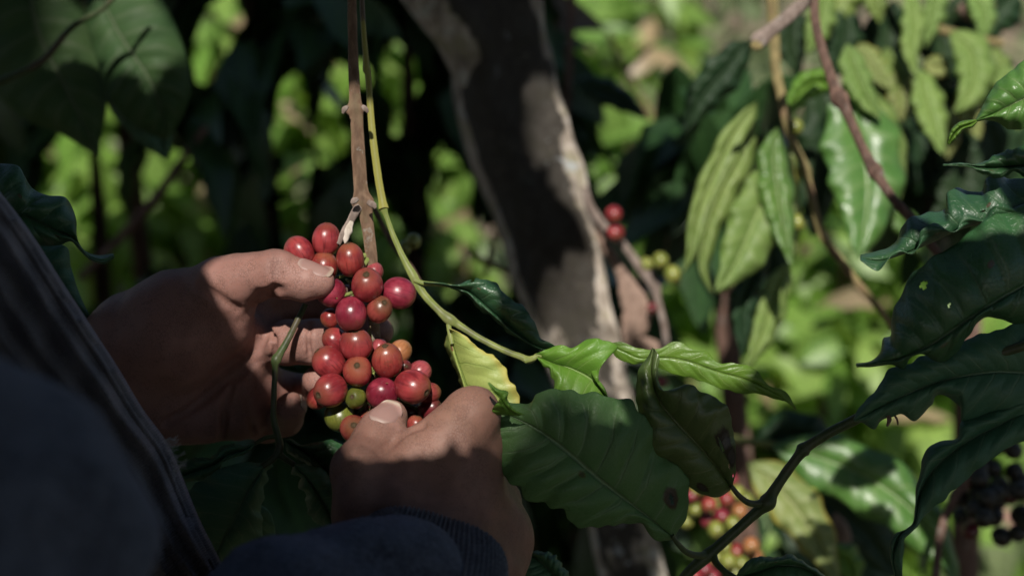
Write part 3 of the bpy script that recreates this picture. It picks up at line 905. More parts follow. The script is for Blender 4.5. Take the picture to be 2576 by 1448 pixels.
# ---- right hand: back to the viewer, thumb on the left
RH = Shape()
RH.add([(P(990, 1760, .555), 29*mm), (P(1035, 1560, .600), 26.5*mm), (P(1050, 1420, .638), 25*mm)], 0)
RH.add([(P(1030, 1400, .645), 24*mm), (P(1110, 1200, .662), 17*mm), (P(1188, 1042, .664), 12.6*mm)], 12*mm, 8*mm)
RH.add([(P(1080, 1410, .645), 25*mm), (P(1150, 1250, .664), 18*mm), (P(1205, 1115, .676), 12*mm)], 12*mm, 8*mm)
RH.add([(P(1130, 1420, .655), 25*mm), (P(1180, 1300, .674), 18*mm), (P(1222, 1190, .692), 11.5*mm)], 12*mm, 8*mm)
RH.add([(P(1190, 1440, .670), 25*mm), (P(1225, 1350, .685), 21*mm), (P(1250, 1265, .705), 12*mm)], 12*mm, 8*mm)
RH.add([(P(1010, 1400, .640), 23*mm), (P(945, 1290, .642), 19*mm), (P(905, 1185, .648), 13.0*mm)], 12*mm, 6*mm)
RH.add([(P(910, 1182, .652), 13.0*mm), (P(945, 1108, .664), 10.4*mm), (P(964, 1078, .670), 9.6*mm), (P(983, 1046, .677), 8.0*mm)], 6*mm, 5*mm)
RH.add([(P(985, 1265, .650), 16*mm), (P(1050, 1155, .659), 13*mm), (P(1140, 1072, .664), 11.8*mm)], 5*mm, 6*mm)   # web of the thumb
RH.add([(P(1188, 1042, .664), 12.2*mm), (P(1172, 1092, .708), 9.6*mm), (P(1120, 1105, .728), 8.2*mm), (P(1066, 1095, .726), 7.2*mm)], 4*mm, 3*mm)
RH.add([(P(1205, 1115, .676), 11.6*mm), (P(1200, 1150, .718), 9.8*mm), (P(1140, 1150, .742), 8.4*mm), (P(1085, 1135, .738), 7.4*mm)], 4*mm, 3*mm)
RH.add([(P(1222, 1190, .692), 11.2*mm), (P(1225, 1205, .732), 9.2*mm), (P(1165, 1195, .752), 8.0*mm), (P(1110, 1180, .745), 7.0*mm)], 4*mm, 3*mm)
RH.add([(P(1250, 1265, .705), 10.4*mm), (P(1250, 1260, .740), 8.2*mm), (P(1200, 1240, .752), 7.0*mm), (P(1160, 1225, .748), 6.4*mm)], 4*mm, 3*mm)
groove(RH, [(1060, 1068), (1015, 1092), (985, 1108), (955, 1132)], 2.0*mm, 1.6*mm, 2.5*mm)
groove(RH, [(960, 1180), (930, 1250), (935, 1310)], 6*mm, 1.0*mm, 9*mm)
groove(RH, [(915, 1112), (950, 1100), (990, 1102)], 1.4*mm, 0.35*mm, 1.6*mm)
groove(RH, [(908, 1122), (945, 1112), (990, 1112)], 1.4*mm, 0.3*mm, 1.6*mm)
groove(RH, [(903, 1133), (935, 1126), (970, 1122)], 1.3*mm, 0.25*mm, 1.5*mm)
groove(RH, [(930, 1096), (960, 1090), (1000, 1092)], 1.3*mm, 0.3*mm, 1.5*mm)


def hand_sdf(sh, seed):
    def f(p):
        d = sh.sdf(p)
        near = d < 0.01
        if near.any():
            pn = p[near]; dn = d[near]
            for pts, r, k in sh.cuts:
                A = np.array(pts); mr = r + k + 0.004
                sel = np.all((pn > A.min(0) - mr) & (pn < A.max(0) + mr), axis=1)
                if not sel.any(): continue
                ps = pn[sel]; c = None
                for a, b in zip(pts[:-1], pts[1:]):
                    e = cone(ps, a, b, r, r)
                    c = e if c is None else np.minimum(c, e)
                dn[sel] = smax(dn[sel], -c, k)
            dn += 0.00045 * wave(pn, 42, seed) + 0.00016 * wave(pn, 150, seed + 1)
            d[near] = dn
        return d
    return f


def sh_box(sh, m=0.004):
    lo = np.full(3, 9.0); hi = -lo
    for typ, pts, k, kin in sh.ops:
        for p, r in pts:
            lo = np.minimum(lo, p - r - m); hi = np.maximum(hi, p + r + m)
    return lo, hi


HS = 0.00125
lh_v, lh_f = surface(hand_sdf(LH, 11), *sh_box(LH), HS)
rh_v, rh_f = surface(hand_sdf(RH, 12), *sh_box(RH), HS)

# ---- the rest of the body, in the camera frame: it stands to the left, mostly outside the picture
def C(x, y, d): return np.array([x, y, -d])
wl = P(60, 1010, .735); wr = P(990, 1760, .555)
L_EL, R_EL = C(-.44, -.17, .62), C(-.19, -.27, .36)
L_SH, R_SH = C(-.56, -.02, .42), C(-.31, -.06, .14)
NECK, HEAD = C(-.44, .06, .26), C(-.41, .19, .29)
CHEST = (L_SH + R_SH) / 2 - np.array([0, .08, 0])
DOWN = RM.T @ np.array([0, 0, -1.0])
HIP = CHEST + DOWN * 0.42
g_w = W(HIP)[2]
legs = []
sidev = (L_SH - R_SH) / np.linalg.norm(L_SH - R_SH)
for s in (1, -1):
    hj = HIP + sidev * s * 0.09 + DOWN * 0.05
    w0 = W(hj)
    kn = Cm(np.array([w0[0], w0[1] + 0.03, 0.50])); an = Cm(np.array([w0[0], w0[1], 0.09]))
    toe = an + np.array([.09, 0, -.12]) ; tw = W(toe); tw[2] = 0.04; toe = Cm(tw)
    legs.append((hj, kn, an, toe))
BD = Shape()
BD.add([(HEAD + np.array([0, .02, .01]), .088), (HEAD + np.array([.02, -.05, -.02]), .068)], 0)
BD.add([(HEAD + np.array([.062, -.035, -.075]), .012), (HEAD + np.array([.052, .0, -.065]), .008)], .012)
for s in (1, -1):
    BD.add([(HEAD + sidev * s * .088, .018), (HEAD + sidev * s * .088 - np.array([0, .03, 0]), .013)], .01)
BD.add([(HEAD - np.array([0, .06, 0]), .055), (NECK - np.array([0, .05, 0]), .060)], .03)
BD.add([(CHEST, .12), (HIP, .125)], .05)
BD.add([(L_SH, .062), (R_SH, .062)], .06)
BD.add([(L_SH, .052), (L_EL, .040), (wl, .028)], .03)
BD.add([(R_SH, .052), (R_EL, .040), (wr, .027)], .03)
for hj, kn, an, toe in legs:
    BD.add([(hj, .085), (kn, .055), (an, .042)], .05)
    BD.add([(an - np.array([0, .03, 0]), .04), (toe, .035)], .03)
bd_v, bd_f = surface(BD.sdf, *sh_box(BD, .02), 0.011)


def normals(v, f):
    a = v[f[:, 2]] - v[f[:, 0]]; b = v[f[:, 3]] - v[f[:, 1]]
    n = np.cross(a, b); out = np.zeros_like(v)
    for k in range(4): np.add.at(out, f[:, k], n)
    return out / (np.linalg.norm(out, axis=1)[:, None] + 1e-12)


def ss(x, a, b):
    t = np.clip((x - a) / (b - a), 0, 1); return t * t * (3 - 2 * t)


palm = np.array([0.265, 0.138, 0.114]); back = np.array([0.205, 0.110, 0.082]); pink = np.array([0.35, 0.200, 0.168])
ln = normals(lh_v, lh_f)
k = ss(ln @ np.array([0.05, -0.25, 1.0]), -0.25, 0.55)[:, None]
lt = back * (1 - k) + palm * k
tip = ss(lh_v[:, 0], P(690, 0, .70)[0], P(780, 0, .70)[0])[:, None]
lt = lt * (1 - 0.45 * tip) + pink * 0.45 * tip
rn_ = normals(rh_v, rh_f)
tp = ss(-np.linalg.norm(rh_v - P(985, 1040, .668), axis=1), -0.022, -0.006)[:, None]
rt = np.tile(back, (len(rh_v), 1)) * (1 - .5 * tp) + pink * .5 * tp
kn = ss(-np.linalg.norm(rh_v - P(1190, 1010, .655), axis=1), -0.03, -0.005)[:, None]
rt = rt * (1 - .25 * kn) + np.array([.30, .16, .11]) * .25 * kn
bv, bf, _ = join((lh_v, lh_f), (rh_v, rh_f), (bd_v, bd_f))
tone = np.concatenate([lt, rt, np.tile(back, (len(bd_v), 1))])

per_loc = W(np.array([HIP])[0]); per_loc[2] = 0
person = thing('person', 'person in a navy fleece and grey shirt picking red coffee cherries with both hands', 'person', tuple(per_loc))
bo = obj('body', (W(bv), bf), M['skin'], person)
at = bo.data.attributes.new('tone', 'FLOAT_COLOR', 'POINT')
at.data.foreach_set('color', np.c_[tone, np.ones(len(tone))].astype(np.float32).ravel())


def nail(sh, ctr, axis, nrm, L, w, name='fingernail', lift=0.0003):
    axis = np.array(axis, float); axis /= np.linalg.norm(axis)
    nrm = np.array(nrm, float); nrm -= (nrm @ axis) * axis; nrm /= np.linalg.norm(nrm)
    sd = np.cross(axis, nrm)
    nu, nv = 17, 25
    U, V = np.meshgrid(np.linspace(-1, 1, nu), np.linspace(-1, 1, nv))
    sq = lambda a, b: a * np.sqrt(np.maximum(0, 1 - 0.5 * np.abs(b) ** 4))
    uu, vv = sq(U, V), sq(V, U)
    base = ctr + sd * (uu[..., None] * w / 2) + axis * (vv[..., None] * L / 2)
    o = (base + nrm * 0.016).reshape(-1, 3)
    hit = sh.march(o, -nrm)
    far = np.linalg.norm(hit - o, axis=1); md = np.median(far)
    far = np.clip(far, md - .006, md + .003); hit = o - nrm * far[:, None]
    e = np.maximum(np.abs(U), np.abs(V)).ravel()
    edge = np.maximum(np.abs(U).ravel(), (-V).ravel())
    hgt = ((hit - ctr) @ nrm).reshape(nv, nu)
    sm = hgt.copy()
    for _ in range(3):
        sm[1:-1, :] = (sm[:-2] + sm[1:-1] * 2 + sm[2:]) / 4
    pts = base + nrm * sm[..., None]
    lf = lift * (1 - 1.9 * ss(np.maximum(np.abs(U), -V), .86, 1.0)) + 0.0005 * ss(V, .7, 1.0)
    pts = pts + nrm * lf[..., None]
    top = pts.reshape(-1, 3); bot = top - nrm * 0.0007
    f = []
    for i in range(nv - 1):
        for j in range(nu - 1):
            a = i * nu + j
            f.append((a, a + 1, a + nu + 1, a + nu))
    n0 = nu * nv
    f += [tuple(x + n0 for x in q[::-1]) for q in f]
    rim = [j for j in range(nu)] + [i * nu + nu - 1 for i in range(1, nv)] + [(nv - 1) * nu + j for j in range(nu - 2, -1, -1)] + [i * nu for i in range(nv - 2, 0, -1)]
    for a, b in zip(rim, rim[1:] + rim[:1]):
        f.append((a, a + n0, b + n0, b))
    uv = np.stack([U.ravel() * .5 + .5, V.ravel() * .5 + .5], 1)
    return obj(name, (W(np.concatenate([top, bot])), np.array(f), np.concatenate([uv, uv])), M['nail'], person)


ax = P(803, 706, .695) - P(745, 698, .697)
tag(nail(LH, P(795, 690, .695), ax, (0.10, 0.80, 0.62), 0.0172, 0.0128, 'thumbnail'), 'pale nail of the left thumb resting on the cherries')
ax = P(984, 1040, .676) - P(952, 1098, .668)
tag(nail(RH, P(972, 1046, .668), ax, (-0.26, 0.20, 0.95), 0.0165, 0.0138, 'thumbnail'), 'pale nail of the right thumb below the cherries')
nail(LH, P(756, 1014, .730), P(736, 1005, .728) - P(724, 1052, .748), (0.95, 0.12, 0.28), 0.009, 0.0085)

# ---- clothing
NV = Shape()
NV.add([(CHEST, .150), (HIP, .158)], 0)
NV.add([(L_SH, .092), (R_SH, .092)], .07)
NV.add([(L_SH, .078), (L_EL, .062), (P(-330, 1080, .69), .044)], .04)
NV.add([(R_SH, .080), (R_EL, .062), (C(-.11, -.185, .47), .050), (P(770, 1640, .555), .040), (P(960, 1560, .583), .036)], .04)
NV.add([(P(-60, 1330, .42), .050), (P(-560, 1500, .40), .09), (CHEST, .12)], .04)
NV.add([(P(730, 1500, .575), .026), (P(900, 1500, .580), .028), (P(1010, 1490, .592), .031)], .012)      # sleeve gathered above the cuff
NV.add([(P(640, 1560, .560), .028), (P(760, 1560, .560), .030)], .012)


def navy_sdf(p):
    d = NV.sdf(p)
    w = np.where(d < .03)[0]
    if len(w):
        pn = p[w]
        d[w] += 0.0035 * wave(pn * np.array([1, 1.6, 1]), 11, 21) + 0.0016 * wave(pn, 30, 22) + 0.0007 * wave(pn, 90, 23)
    return d


vv, ff = surface(navy_sdf, *sh_box(NV, .02), 0.0048)
obj('fleece_top', (W(vv), ff), M['navy'], person)
_u, _v, _d = to_px(vv)
FZ = np.where((_u > -150) & (_u < 1350) & (_v > 700) & (_v < 1560) & (_d > .3) & (_d < .75))[0]
FLEECE = (vv, ff, FZ)
# hidden neck opening is closed by the collar
obj('collar', tube([list(NECK - np.array([.06, .05, 0])) + [.02], list(NECK + np.array([.03, -.03, -.07])) + [.02], list(NECK + np.array([.08, -.05, 0])) + [.02], list(NECK + np.array([0, -.03, .07])) + [.02], list(NECK - np.array([.06, .05, 0])) + [.02]], sides=10), M['navy'], person)
TR = Shape()
TR.add([(HIP + DOWN * .02, .150), (HIP + DOWN * .12, .150)], 0)
for hj, kn, an, toe in legs:
    TR.add([(hj, .105), (kn, .075), (an, .062)], .05)
vv, ff = surface(TR.sdf, *sh_box(TR, .02), 0.012)
obj('trousers', (W(vv), ff), M['trouser'], person)
HR = Shape()
HR.add([(HEAD + np.array([-.012, .035, .02]), .092), (HEAD + np.array([-.03, -.01, .03]), .075)], .02)
vv, ff = surface(lambda p: HR.sdf(p) + 0.003 * wave(p, 60, 31), *sh_box(HR, .02), 0.006)
obj('hair', (W(vv), ff), M['hair'], person)
for s in (1, -1):
    e = HEAD + np.array([.045, 0.012, -.062]) + sidev * s * 0.031
    obj('eye', tube([list(e) + [.0075], list(e + np.array([.004, 0, -.006])) + [.006]], n=6, sides=12), M['nail'], person)


def knit_cuff():
    a, b = P(1075, 1415, .632), P(1030, 1600, .585)
    ax = b - a; L = 0.060; ax /= np.linalg.norm(ax)
    s1 = np.cross(ax, [0, 0, 1.0]); s1 /= np.linalg.norm(s1); s2 = np.cross(s1, ax)
    if s2[2] < 0: s2 = -s2
    ns, nr = 840, 34
    th = np.linspace(0, 2 * np.pi, ns, endpoint=False)
    v = []; uv = []
    prof = [(0.004, -0.0035), (0.0008, -0.0024), (-0.0006, -0.0008), (0, 0.0006)] + [(t, 0.0012 + 0.004 * math.sin(min(1, t / 0.045) * 1.6)) for t in np.linspace(0.002, L, nr - 4)]
    for t, dr in prof:
        rx, ry = 0.0345 + dr, 0.0290 + dr
        wig = 0.0016 * np.sin(3 * th + t * 40) + 0.0012 * np.sin(5 * th + 2 + 25 * t)
        rib = 0.00075 * np.sin(th * 105 + t * 40) + 0.00018 * np.sin(t * 5200) * np.cos(th * 105 + t * 40)
        fz = RNG.normal(0, 0.00010, ns)
        r1 = (rx + wig + rib + fz); r2 = (ry + wig + rib + fz)
        edge = 0.0035 * np.cos(th - 0.4) + 0.0012 * np.sin(4 * th) + (0.00035 * np.abs(np.sin(th * 32)) if t < .003 else 0)
        v.append(a + ax * (t + 0.003 - edge)[:, None] + s1 * (r1 * np.cos(th))[:, None] + s2 * (r2 * np.sin(th))[:, None])
        uv.append(np.stack([th / 6.283, np.full(ns, t / L)], 1))
    v = np.concatenate(v); uv = np.concatenate(uv)
    f = [(i * ns + j, i * ns + (j + 1) % ns, (i + 1) * ns + (j + 1) % ns, (i + 1) * ns + j) for i in range(len(prof) - 1) for j in range(ns)]
    return W(v), np.array(f)[:, ::-1], uv


obj('ribbed_cuff', knit_cuff(), M['knit'], person)


def strands(paths):
    return join(*[tube(p, n=6, sides=3, cap=False) for p in paths])


def fuzz(geo, count, ln, th, seed, keep=None):
    '''short loose fibres standing off a cloth surface (world geometry in)'''
    r = np.random.default_rng(seed)
    v = Cm(geo[0]); f = geo[1]; nrm = normals(v, f)
    if keep is not None:
        idx = np.where(keep(v))[0]
    else:
        idx = np.arange(len(v))
    idx = r.choice(idx, min(count, len(idx)), replace=False)
    p = v[idx]; n_ = nrm[idx]
    n_ = n_ * np.sign((n_ * -p).sum(1) + 1e-9)[:, None] if False else n_
    d1 = n_ + .7 * r.normal(size=p.shape); d1 /= np.linalg.norm(d1, axis=1)[:, None]
    d2 = d1 + .9 * r.normal(size=p.shape); d2 /= np.linalg.norm(d2, axis=1)[:, None]
    L = ln * r.uniform(.4, 1.2, len(p))[:, None]
    a = p; b_ = p + d1 * L * .5; c = b_ + d2 * L * .5
    sd = np.cross(d1, r.normal(size=p.shape)); sd /= np.linalg.norm(sd, axis=1)[:, None]
    V = np.stack([a - sd * th, a + sd * th, b_ + sd * th * .8, b_ - sd * th * .8, c + sd * th * .4, c - sd * th * .4], 1).reshape(-1, 3)
    k = np.arange(len(p))[:, None] * 6
    F = np.concatenate([k + np.array([0, 1, 2, 3]), k + np.array([3, 2, 4, 5])])
    return W(V), F


_kc = knit_cuff()
obj('cuff_fuzz', fuzz(_kc, 7000, .0021, .00006, 41), M['lint'], person)['kind'] = 'stuff'


_vv, _ff, _ix = FLEECE
_r = np.random.default_rng(5)
_fm = np.isin(_ff, _ix).all(1)
_fs = _ff[_fm]
_pick = _fs[_r.integers(0, len(_fs), 9000)]
_w = _r.dirichlet([1, 1, 1, 1], 9000)
_pp = (_vv[_pick] * _w[..., None]).sum(1)
_un = _r.normal(size=_pp.shape)
_nn = normals(_vv, _ff)[_pick[:, 0]]
_d1 = _nn + .6 * _un; _d1 /= np.linalg.norm(_d1, axis=1)[:, None]
_sd = np.cross(_d1, _r.normal(size=_pp.shape)); _sd /= np.linalg.norm(_sd, axis=1)[:, None]
_L = .0016 * _r.uniform(.4, 1.3, len(_pp))[:, None]; _t = .00008
_V = np.stack([_pp - _sd * _t, _pp + _sd * _t, _pp + _d1 * _L + _sd * _t * .5, _pp + _d1 * _L - _sd * _t * .5], 1).reshape(-1, 3)
obj('fleece_fuzz', (W(_V), np.arange(len(_V)).reshape(-1, 4)), M['lint'], person)['kind'] = 'stuff'


def shirt_geo():
    R_ = [(-160, 270), (-60, 420), (0, 497), (70, 590), (150, 715), (215, 815), (290, 930), (350, 1030), (415, 1120), (450, 1200), (490, 1300), (540, 1400), (580, 1480), (650, 1620)]
    Lf = [(-420, 420), (-300, 600), (-220, 720), (-150, 850), (-60, 1000), (40, 1120), (120, 1220), (190, 1300), (240, 1380), (290, 1440), (340, 1500), (400, 1580), (430, 1640), (500, 1760)]
    n, m = 180, 110
    ds = lambda t: 0.58 + 0.055 * t
    r = cat_rom(np.c_[np.array(R_, float), np.zeros(len(R_))], n); l = cat_rom(np.c_[np.array(Lf, float), np.zeros(len(Lf))], n)
    V = np.zeros((n, m, 3)); UV = np.zeros((n, m, 2))
    x = np.linspace(0, 1, m)
    for i in range(n):
        t = i / (n - 1)
        d = ds(t)
        hem = 0.0006 * np.exp(-((x - .035) / .03) ** 2) - 0.002 * np.exp(-(x / .010) ** 2)
        fold = 0.0075 * np.exp(-((x - (.16 + .02 * math.sin(5 * t))) / .055) ** 2) + 0.010 * np.exp(-((x - (.36 + .05 * math.sin(3.1 * t + 1))) / .075) ** 2) + 0.013 * np.exp(-((x - (.62 - .06 * t)) / .10) ** 2)
        seam = -0.0014 * np.exp(-((x - .085) / .008) ** 2)
        wr = 0.0018 * np.sin(31 * t + 9 * x + 2 * np.sin(7 * t)) * np.sin(13 * x + 2) + 0.0012 * np.sin(67 * t - 14 * x)
        roll = 0.018 * np.clip(0.06 - x, 0, 1) ** 2 / 0.0036
        for j in range(m):
            u = r[i, 0] * (1 - x[j]) + l[i, 0] * x[j]; v = r[i, 1] * (1 - x[j]) + l[i, 1] * x[j]
            V[i, j] = P(u, v, d + 0.004 + roll[j] - (hem[j] + fold[j] + seam[j] + wr[j]) + 0.015 * x[j])
            UV[i, j] = (x[j], t)
    v = V.reshape(-1, 3)
    f = [(i * m + j, i * m + j + 1, (i + 1) * m + j + 1, (i + 1) * m + j) for i in range(n - 1) for j in range(m - 1)]
    f = np.array(f)
    nn = normals(v, f)
    n0 = len(v)
    rim = [j for j in range(m)] + [i * m + m - 1 for i in range(1, n)] + [(n - 1) * m + j for j in range(m - 2, -1, -1)] + [i * m for i in range(n - 2, 0, -1)]
    side = np.array([(a, a + n0, b + n0, b) for a, b in zip(rim, rim[1:] + rim[:1])])
    return W(np.concatenate([v, v - nn * 0.0016 * np.sign(nn[:, 2:3] + 1e-9)])), np.concatenate([f, f[:, ::-1] + n0, side]), np.concatenate([UV.reshape(-1, 2)] * 2)


sh_o = obj('grey_shirt_front', shirt_geo(), M['grey'], person)
tag(sh_o, 'faded grey shirt edge with a frayed hem')
fr = []
rr = random.Random(5)
for k in range(26):
    u0, v0 = rr.choice([(418, 1122), (425, 1140), (432, 1165), (440, 1185), (412, 1112)])
    u0 += rr.uniform(-6, 6); v0 += rr.uniform(-8, 8)
    a = rr.uniform(-0.9, 0.8); Ln = rr.uniform(14, 44)
    d0 = 0.615
    p0 = (u0, v0); pts = []
    for s in range(4):
        pts.append(list(P(p0[0], p0[1], d0 - 0.004)) + [rr.uniform(.8, 1.5) * K * d0])
        a += rr.uniform(-.7, .7)
        p0 = (p0[0] + Ln / 3 * math.cos(a), p0[1] + Ln / 3 * math.sin(a)); d0 += rr.uniform(-.002, .002)
    fr.append(pts)
obj('frayed_thread', strands(fr), M['thread'], sh_o)

# ------------------------------------------------------------------ cherries
def cherry_geo(u, v, r, d, pole, elong=1.06, seed=0, lo=False):
    """pole: (x,y,z) of the eye in the camera frame; r in sight units"""
    c = P(u, v, d); rr = r * K * d * (1.0 if lo else 1.03); elong = elong + (0 if lo else .055)
    pole = np.array(pole, float); pole /= np.linalg.norm(pole)
    a = np.cross(pole, [0.2, 0.9, 0.3]); a /= np.linalg.norm(a); b = np.cross(a, pole)
    ns, nr = (16, 10) if lo else (36, 26)
    rg = np.random.default_rng(seed)
    ph = rg.uniform(0, 6.28, 3)
    V = []; UV = []
    tt = np.linspace(0.012, 0.988, nr) if lo else np.concatenate([[.006, .022, .04, .058, .075, .092, .112], np.linspace(.14, .988, nr - 7)])
    for t in tt:
        p = math.pi * t
        z = math.cos(p) * elong; q = math.sin(p) ** 0.94
        if not lo:   # the scar left by the flower: a small raised ring round a pit
            q2 = q
            z += 0.030 * math.exp(-((q2 - .20) / .055) ** 2) * (t < .5) - 0.055 * math.exp(-(q2 / .13) ** 2) * (t < .5)
            z -= 0.05 * math.exp(-(q2 / .16) ** 2) * (t > .5) * -1
        for j in range(ns):
            th = 2 * math.pi * j / ns
            k = 1 + 0.042 * math.sin(2 * th + ph[0]) + 0.014 * math.sin(3 * th + ph[1]) + 0.012 * math.sin(th + ph[2]) * math.cos(p)
            V.append(c + rr * (pole * z + (a * math.cos(th) + b * math.sin(th)) * q * k))
            UV.append((j / ns, t))
    n = len(tt)
    f = [(i * ns + j, i * ns + (j + 1) % ns, (i + 1) * ns + (j + 1) % ns, (i + 1) * ns + j) for i in range(n - 1) for j in range(ns)]
    m = len(V)
    V += [c + pole * rr * (elong - (0.05 if not lo else 0)), c - pole * rr * elong]; UV += [(0, 0), (0, 1)]
    for j in range(ns):
        f.append((m, (j + 1) % ns, j, j)); f.append((m + 1, (n - 1) * ns + j, (n - 1) * ns + (j + 1) % ns, (n - 1) * ns + (j + 1) % ns))
    return W(np.array(V)), np.array(f)[:, ::-1], np.array(UV)


def eye_dir(u, v, r, e):
    x, y = (e[0] - u) / r, -(e[1] - v) / r
    l = math.hypot(x, y)
    if l > 0.96: x, y = x / l * .96, y / l * .96
    return (x, y, math.sqrt(1 - x * x - y * y))


def z2(x, y): return 628.7 + 0.4342 * x, 503 + 0.4342 * y


# the branch carrying the picked cluster
br = thing('coffee_branch', 'brown hanging coffee branch with the big cluster of red cherries held in both hands', 'coffee branch', tuple(PW(890, -60, .712)))
stem_pts = [(884, -60, 11), (886, 60, 12), (889, 170, 13.5), (893, 255, 16), (893, 278, 24), (896, 292, 17), (902, 400, 17.5), (908, 480, 19), (913, 512, 28), (918, 530, 19), (926, 580, 15.5), (934, 650, 15), (938, 760, 14), (943, 850, 14), (950, 960, 13), (955, 1040, 11)]
obj('stem', ptube([(a, b, c, .716) for a, b, c in stem_pts], n=150, sides=18, rough=0.10, seed=3), M['bark_twig'], br)
obj('twig', ptube([(908, 512, 14, .714), (895, 530, 11, .712), (878, 562, 10, .709), (862, 590, 8, .705), (850, 615, 6, .703)], sides=12, rough=.12), M['bark_grey'], br)
obj('dry_scale', ptube([(884, 558, 5, .704), (876, 580, 9, .702), (870, 600, 7, .702), (868, 612, 2, .702)], sides=8, rough=.35), M['dry_pale'], br)
obj('node_scale', ptube([(874, 268, 4, .706), (866, 276, 7, .705), (862, 286, 3, .705)], sides=8, rough=.2), M['bark_grey'], br)
obj('node_scale', ptube([(912, 268, 5, .706), (920, 276, 7, .705), (925, 284, 3, .705)], sides=8, rough=.2), M['bark_grey'], br)
obj('node_scale', ptube([(900, 500, 5, .705), (890, 506, 8, .704), (884, 512, 4, .704)], sides=8, rough=.2), M['bark_grey'], br)
obj('node_scale', ptube([(926, 508, 7, .705), (938, 516, 9, .704), (944, 524, 4, .704)], sides=8, rough=.2), M['bark_grey'], br)

# x, y, r, depth, eye or pole, colour, elongation  (x, y, r in units of the enlarged view)
CHERRIES = [
    (285, 302, 84, .7030, ('p', (-.55, .75, -.1)), 'red', 1.07), (441, 231, 83, .7060, ('p', (.08, 1, .12)), 'red', 1.12), (581, 346, 82, .7000, (572, 268), 'orange', 1.14),
    (425, 392, 86, .7050, ('p', (.3, .9, .2)), 'orange', 1.02), (716, 418, 56, .7160, ('p', (.2, .8, -.3)), 'pink', 1.0), (678, 492, 93, .6960, (681, 438), 'red', 1.04),
    (862, 540, 88, .7040, ('p', (.95, -.25, -.1)), 'crimson', 1.06), (750, 632, 75, .6980, (781, 596), 'brown', 1.02), (468, 532, 86, .7020, ('p', (-.3, .3, -.6)), 'crimson', 1.02),
    (586, 660, 92, .6950, ('p', (.05, -.92, .30)), 'crimson', 1.03), (463, 682, 52, .7080, ('p', (-.6, -.5, .1)), 'orange', 1.0), (492, 812, 70, .7080, (440, 768), 'red', 1.05),
    (613, 836, 93, .6990, (616, 763), 'red', 1.02), (456, 940, 89, .7000, ('p', (-.62, .66, .30)), 'red', 1.04), (623, 990, 86, .6970, (628, 954), 'orange', 1.0),
    (796, 930, 86, .6990, (790, 860), 'orange', 1.18), (750, 852, 48, .7120, ('p', (0, .8, -.3)), 'pink', 1.0), (868, 880, 67, .7140, ('p', (.5, .6, -.5)), 'tan', 1.05),
    (985, 992, 62, .7100, ('p', (.6, .5, -.5)), 'pink', 1.0), (940, 1079, 97, .6960, (1016, 1106), 'red', 1.06), (766, 1118, 90, .6980, ('p', (-.3, -.5, -.6)), 'crimson', 1.0),
    (466, 1102, 94, .6950, (412, 1122), 'red', 1.03), (396, 1142, 64, .7080, ('p', (-.5, -.6, .1)), 'orange', 1.1), (612, 1146, 60, .6990, (601, 1135), 'green', 1.08),
    (520, 1250, 84, .7060, ('p', (.1, -.5, .4)), 'green', 1.05), (605, 1326, 82, .6960, (610, 1297), 'brown', 1.03), (1035, 1118, 58, .7070, ('p', (.9, .2, -.2)), 'brown', 1.15),
    (1040, 1206, 62, .7090, (1090, 1190), 'darkred', 1.15), (958, 1300, 52, .7040, ('p', (.2, .9, .2)), 'orange', 1.0), (672, 1268, 46, .7080, ('p', (.3, .8, .2)), 'brown', 1.0),
    (895, 965, 40, .7080, (908, 960), 'darkred', 1.0), (720, 1010, 60, .7200, ('p', (0, .3, -1)), 'brown', 1.0), (560, 545, 56, .7180, ('p', (0, .3, -1)), 'brown', 1.0), (640, 1205, 60, .7160, ('p', (0, .3, -1)), 'darkred', 1.0),
    (930, 1230, 70, .7180, ('p', (0, .3, -1)), 'darkred', 1.0), (545, 920, 56, .7180, ('p', (0, .3, -1)), 'brown', 1.0),
]
CLAB = {'green': 'small unripe olive green cherry', 'tan': 'pale orange half ripe cherry'}
for i, (x, y, r, d, e, c, elg) in enumerate(CHERRIES):
    u, v = z2(x, y); rp = r * 0.4342
    pole = e[1] if e[0] == 'p' else eye_dir(x, y, r, e)
    o = obj('cherry', cherry_geo(u, v, rp, d, pole, elg, i), CH[c], br)
    if c in CLAB: tag(o, CLAB[c])
    # each cherry's short green stalk runs back to the stem
    p0 = P(u, v, d) - np.array(pole) / np.linalg.norm(pole) * rp * K * d * .97
    av = v + (560 - v) * 0.12
    p1 = P(935 + (av - 700) * .05, min(max(av, 640), 1020), .716)
    mid = p0 * .55 + p1 * .45 - np.array(pole) * .002
    obj('stalk', tube([list(p0) + [.0011], list(mid) + [.0009], list(p1) + [.0013]], n=8, sides=6), M['stem_lime'], o)
for x, y in [(572, 470), (585, 500), (560, 520), (590, 560), (575, 545), (600, 590), (705, 985), (720, 1005), (735, 990), (690, 975), (390, 318), (640, 1218), (535, 850)]:
    u, v = z2(x, y)
    dd = .7085
    a = RNG.uniform(0, 6.28)
    obj('withered_stalk', ptube([(u - 9 * math.cos(a), v - 9 * math.sin(a), 3.0, dd + .004), (u, v, 3.4, dd), (u + 9 * math.cos(a), v + 9 * math.sin(a), 2.4, dd)], n=8, sides=6, rough=.3), M['stem_lime'] if RNG.random() < .6 else M['bark_red'], br)


